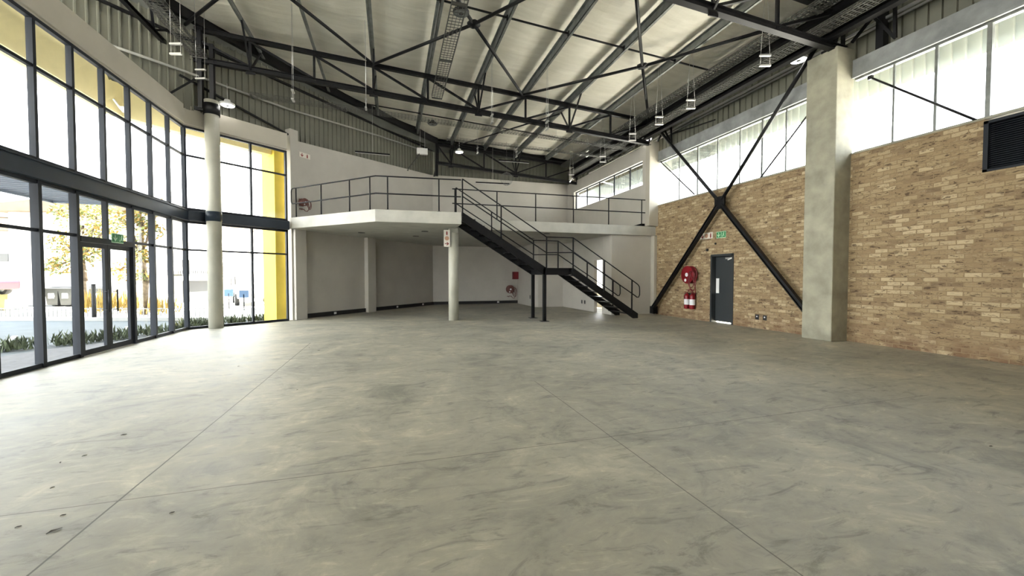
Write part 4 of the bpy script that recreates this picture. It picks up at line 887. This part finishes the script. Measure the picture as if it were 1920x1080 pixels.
b = MB(); b.bar((-4.26, 16.5, G), (-4.26, 16.5, 1.0), .09); b.bar((-3.6, 16.3, G), (-3.6, 16.3, 1.0), .09); b.bar((-4.26, 16.5, .98), (-3.6, 16.3, .98), .06); tag(b.build('bin_stand', M['frame']), 'grey metal frame outside beside the yellow pier', 'frame')
def wbin(x, y, label):
    root = thing('wheelie_bin', (x, y, G), label, 'bin', 'wheelie bins across the road'); b = MB()
    b.add([(x - .22, y - .25, G + .06), (x + .22, y - .25, G + .06), (x + .22, y + .25, G + .06), (x - .22, y + .25, G + .06), (x - .29, y - .33, .78), (x + .29, y - .33, .78), (x + .29, y + .33, .78), (x - .29, y + .33, .78)], [(0, 3, 2, 1), (4, 5, 6, 7), (0, 1, 5, 4), (1, 2, 6, 5), (2, 3, 7, 6), (3, 0, 4, 7)]); b.build('body', M['bin'], root)
    b = MB(); b.prism([(x - .31, y - .36, .78), (x + .31, y - .36, .78), (x + .31, y + .3, .86), (x - .31, y + .3, .86)], (0, 0, .04)); b.build('lid', M['bin'], root)
    b = MB(); b.lathe([(.1, -.3), (.1, .3)], (x, y + .26, G + .1), 14, (1, 0, 0)); b.build('wheels', M['tyre'], root)
    b = MB(); b.box((x - .12, y - .335, .28), (x + .12, y - .30, .55)); b.build('white_marking', M['white'], root)
for (x, y), lb in zip(((-17.64, 28.3), (-16.94, 28.1), (-16.09, 27.86), (-15.36, 27.64)), ('dark wheelie bin across the road, first from the left', 'dark wheelie bin across the road, second from the left', 'dark wheelie bin across the road, third from the left', 'dark wheelie bin across the road, fourth from the left, seen through the door')): wbin(x, y, lb)
def vehicle(name, c, a, L_, prof, win, mm, label):
    """side profile extruded to car width; c centre on ground, a heading angle"""
    R_ = Matrix.Rotation(a, 4, 'Z'); root = thing(name, c, label, 'car'); T_ = lambda x, y, z: R_ @ Vector((x, y, z)) + V(c)
    b = MB(); b.prism([T_(x, -.82, z) for x, z in prof], T_(0, 1.64, 0) - T_(0, 0, 0)); b.build('body', mm, root, bevel=.05)
    b = MB()
    for pts in win: b.prism([T_(x, -.835, z) for x, z in pts], T_(0, .02, 0) - T_(0, 0, 0)); b.prism([T_(x, .815, z) for x, z in pts], T_(0, .02, 0) - T_(0, 0, 0))
    b.build('side_windows', M['tyre'], root)
    for wx in (-L_ * .3, L_ * .3):
        for wy in (-.8, .8):
            b = MB(); b.lathe([(.32, -.1), (.33, 0), (.32, .1)], T_(wx, wy, .32), 20, T_(0, 1, 0) - T_(0, 0, 0)); o = b.build('wheel', M['tyre'], root)
            b = MB(); b.lathe([(.18, -.11), (.18, .11)], T_(wx, wy, .32), 14, T_(0, 1, 0) - T_(0, 0, 0)); b.build('hub', M['galv'], o)
f = MB(); f.prism([(-28, 23.2, G), (-18.2, 24.0, G), (-17.7, 26.6, G), (-25, 30.5, G)], (0, 0, .75)); tag(f.build('grass_bank', M['grass']), 'raised dry grass bank at the far left under the maroon car', 'bank')
cprof = [(-2.1, .25), (2.1, .25), (2.15, .6), (2.0, .85), (1.1, .95), (.55, 1.4), (-1.0, 1.42), (-1.6, 1.0), (-2.1, .95)]
vehicle('parked_car', (-19.4, 25.4, .60), radians(-22), 4.2, cprof, [[(-1.35, 1.0), (-.2, 1.0), (-.2, 1.34), (-.95, 1.34)], [(-.1, 1.0), (.85, 1.0), (.5, 1.32), (-.1, 1.34)]], M['maroon'], 'maroon car parked on the bank at the far left')
pprof = [(-2.5, .4), (2.4, .4), (2.5, .7), (2.4, 1.05), (1.3, 1.15), (.8, 1.7), (-.4, 1.72), (-.7, 1.1), (-2.5, 1.1)]
vehicle('pickup_truck', (-8.0, 27.5, G), radians(-70), 5, pprof, [[(-.35, 1.15), (.35, 1.15), (.35, 1.62), (-.35, 1.62)], [(.42, 1.15), (1.1, 1.15), (.75, 1.6), (.42, 1.62)]], M['carwhite'], 'white pickup truck parked beneath the far carport')
for (x, y, z), lb in (((-7.79, 23.3, .62), 'blue notice board on a post behind the round column'), ((-6.7, 21.9, .61), 'pale blue notice board on a post in front of the white pickup')):
    root = thing('notice_board', (x, y, G), lb, 'board'); b = MB(); b.box((x - .2, y - .02, z - .15), (x + .2, y + .02, z + .2)); b.build('board', M['board'], root); b = MB(); b.bar((x, y, G), (x, y, z), .04); b.build('post', M['tyre'], root)
b = MB(); b.box((-18.2, 22.9, .9), (-17.3, 22.95, 1.5)); b.bar((-17.75, 22.95, G), (-17.75, 22.95, 1.0), .05); tag(b.build('sign_board', M['carwhite']), 'blank white board on a post in front of the maroon car', 'board')
# buildings
def building(p, q, depth, h, label, roofover=.5, rh=.5, windows=(), openings=(), floors=()):
    p = Vector((*p, 0)); q = Vector((*q, 0)); d = (q - p).normalized(); n = Vector((-d.y, d.x, 0)); Ln = (q - p).length
    root = thing('building', (p.x, p.y, G), label, 'building', 'white buildings across the road'); z = Vector((0, 0, 1))
    b = MB(); b.prism([p + z * G, q + z * G, q + n * depth + z * G, p + n * depth + z * G], z * (h - G)); b.build('wall', M['bwall'], root)
    b = MB(); o_ = d * roofover; m_ = n * roofover; b.prism([p - o_ - m_ + z * h, q + o_ - m_ + z * h, q + o_ + n * depth + m_ + z * h, p - o_ + n * depth + m_ + z * h], z * .35); b.prism([p - o_ - m_ + z * (h + .35), p - o_ + n * depth + m_ + z * (h + .35), p - o_ + n * depth / 2 + z * (h + .35 + rh)], d * (Ln + 2 * roofover)); b.build('roof', M['broof'], root)
    for s, z0, w_, hh in windows:
        b = MB(); b.prism([p + d * s - n * .04 + z * z0, p + d * (s + w_) - n * .04 + z * z0, p + d * (s + w_) - n * .04 + z * (z0 + hh), p + d * s - n * .04 + z * (z0 + hh)], n * .02); b.build('window', M['bdark'], root)
    for s, z0, w_, hh in openings:
        b = MB(); b.prism([p + d * s - n * .05 + z * z0, p + d * (s + w_) - n * .05 + z * z0, p + d * (s + w_) - n * .05 + z * (z0 + hh), p + d * s - n * .05 + z * (z0 + hh)], n * .02); b.build('garage_shade_panel', M['carport'], root)  # flat dark panel, the shade inside the opening is its colour
    for s0, s1, z0 in floors:
        f_ = MB(); f_.bar(p + d * s0 - n * .4 + z * (z0 + .9), p + d * s1 - n * .4 + z * (z0 + .9), .06); f_.bar(p + d * s0 - n * .3 + z * z0, p + d * s1 - n * .3 + z * z0, .6, .12); t = s0
        while t < s1: f_.bar(p + d * t - n * .4 + z * z0, p + d * t - n * .4 + z * (z0 + .9), .03); t += .18
        f_.build('balcony_rail', M['carport'], root)
    return root
building((-12.2, 27.5), (-8.3, 47.0), 8, 5.0, 'long white building with brown eaves running away behind the round column', .5, .6,
         windows=[(5, 2.6, .5, .5), (9, 2.9, .6, .5), (12, 2.2, .5, .6), (15, 2.8, .6, .6), (9.5, 1.6, .4, .5), (17, 1.9, .5, .5)], openings=[(1.2, -.1, 3.6, 1.3), (6, -.1, 4.5, 1.5), (12, -.1, 5, 1.6)], floors=[(.3, 5.2, 1.55)])
building((-28.3, 34.5), (-13.6, 31.0), 8, 4.3, 'white house with brown overhanging roof seen left of the door', .6, 1.0, windows=[(2, 2.6, .9, .5), (5, 2.4, .5, .5), (8.5, 2.5, .8, .6)], openings=[], floors=[(8, 12, 1.4)])
building((-40, 30.0), (-24.0, 36.0), 9, 5.4, 'tall pale house at the far left behind the maroon car', .5, .8, windows=[(8, 3.2, 1.2, .6), (12, 3.4, .8, .6), (14, 1.6, 1.2, .5)])
# canopy and yellow portal outside the facade
cn = thing('entrance_canopy', (-6.3, 9, 3.1), 'flat blue-grey corrugated canopy outside above the glazed door', 'canopy')
b = MB(); b.box((-7.2, 2, 3.18), (FX - .12, 11.55, 3.24))
b.build('sheet', M['canopy'], cn)
b = MB(); y = 2.1
while y < 11.5: b.box((-7.15, y, 3.13), (FX - .13, y + .07, 3.18)); y += .2
b.build('ribs', M['canopy'], cn)
b = MB(); b.box((-7.25, 2, 3.1), (-7.19, 11.6, 3.3)); b.box((-7.25, 11.54, 3.1), (FX - .12, 11.6, 3.3)); b.build('edge_trim', M['canopy'], cn)
yp = thing('yellow_portal', (-3.6, 15.4, G), 'bright yellow plastered pier and overhead beam outside the glazing', 'portal')
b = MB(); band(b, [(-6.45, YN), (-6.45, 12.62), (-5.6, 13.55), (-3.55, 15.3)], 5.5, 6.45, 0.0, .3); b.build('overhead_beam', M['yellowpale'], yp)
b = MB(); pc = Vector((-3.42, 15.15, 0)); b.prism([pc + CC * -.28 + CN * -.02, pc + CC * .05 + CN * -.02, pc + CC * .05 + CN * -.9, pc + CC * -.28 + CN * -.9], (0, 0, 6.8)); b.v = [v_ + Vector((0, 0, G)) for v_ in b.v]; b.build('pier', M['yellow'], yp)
for (a, c) in (((-7.0, 12.1, 5.75), (-5.6, 12.1, 5.72)),):
    b = MB(); b.bar(a, c, .04); b.box((-6.28, 11.6, 5.28), (-6.05, 11.68, 5.36)); 
b = MB(); b.tube([(-5.95, 11.35, 5.45), (-5.75, 11.2, 5.2), (-5.65, 11.15, 5.2)], .02, 8); b.lathe([(.05, 0), (.09, .1)], (-5.65, 11.15, 5.12), 14); tag(b.build('outdoor_spotlight', M['label']), 'small pale spotlight outside under the yellow beam', 'light')
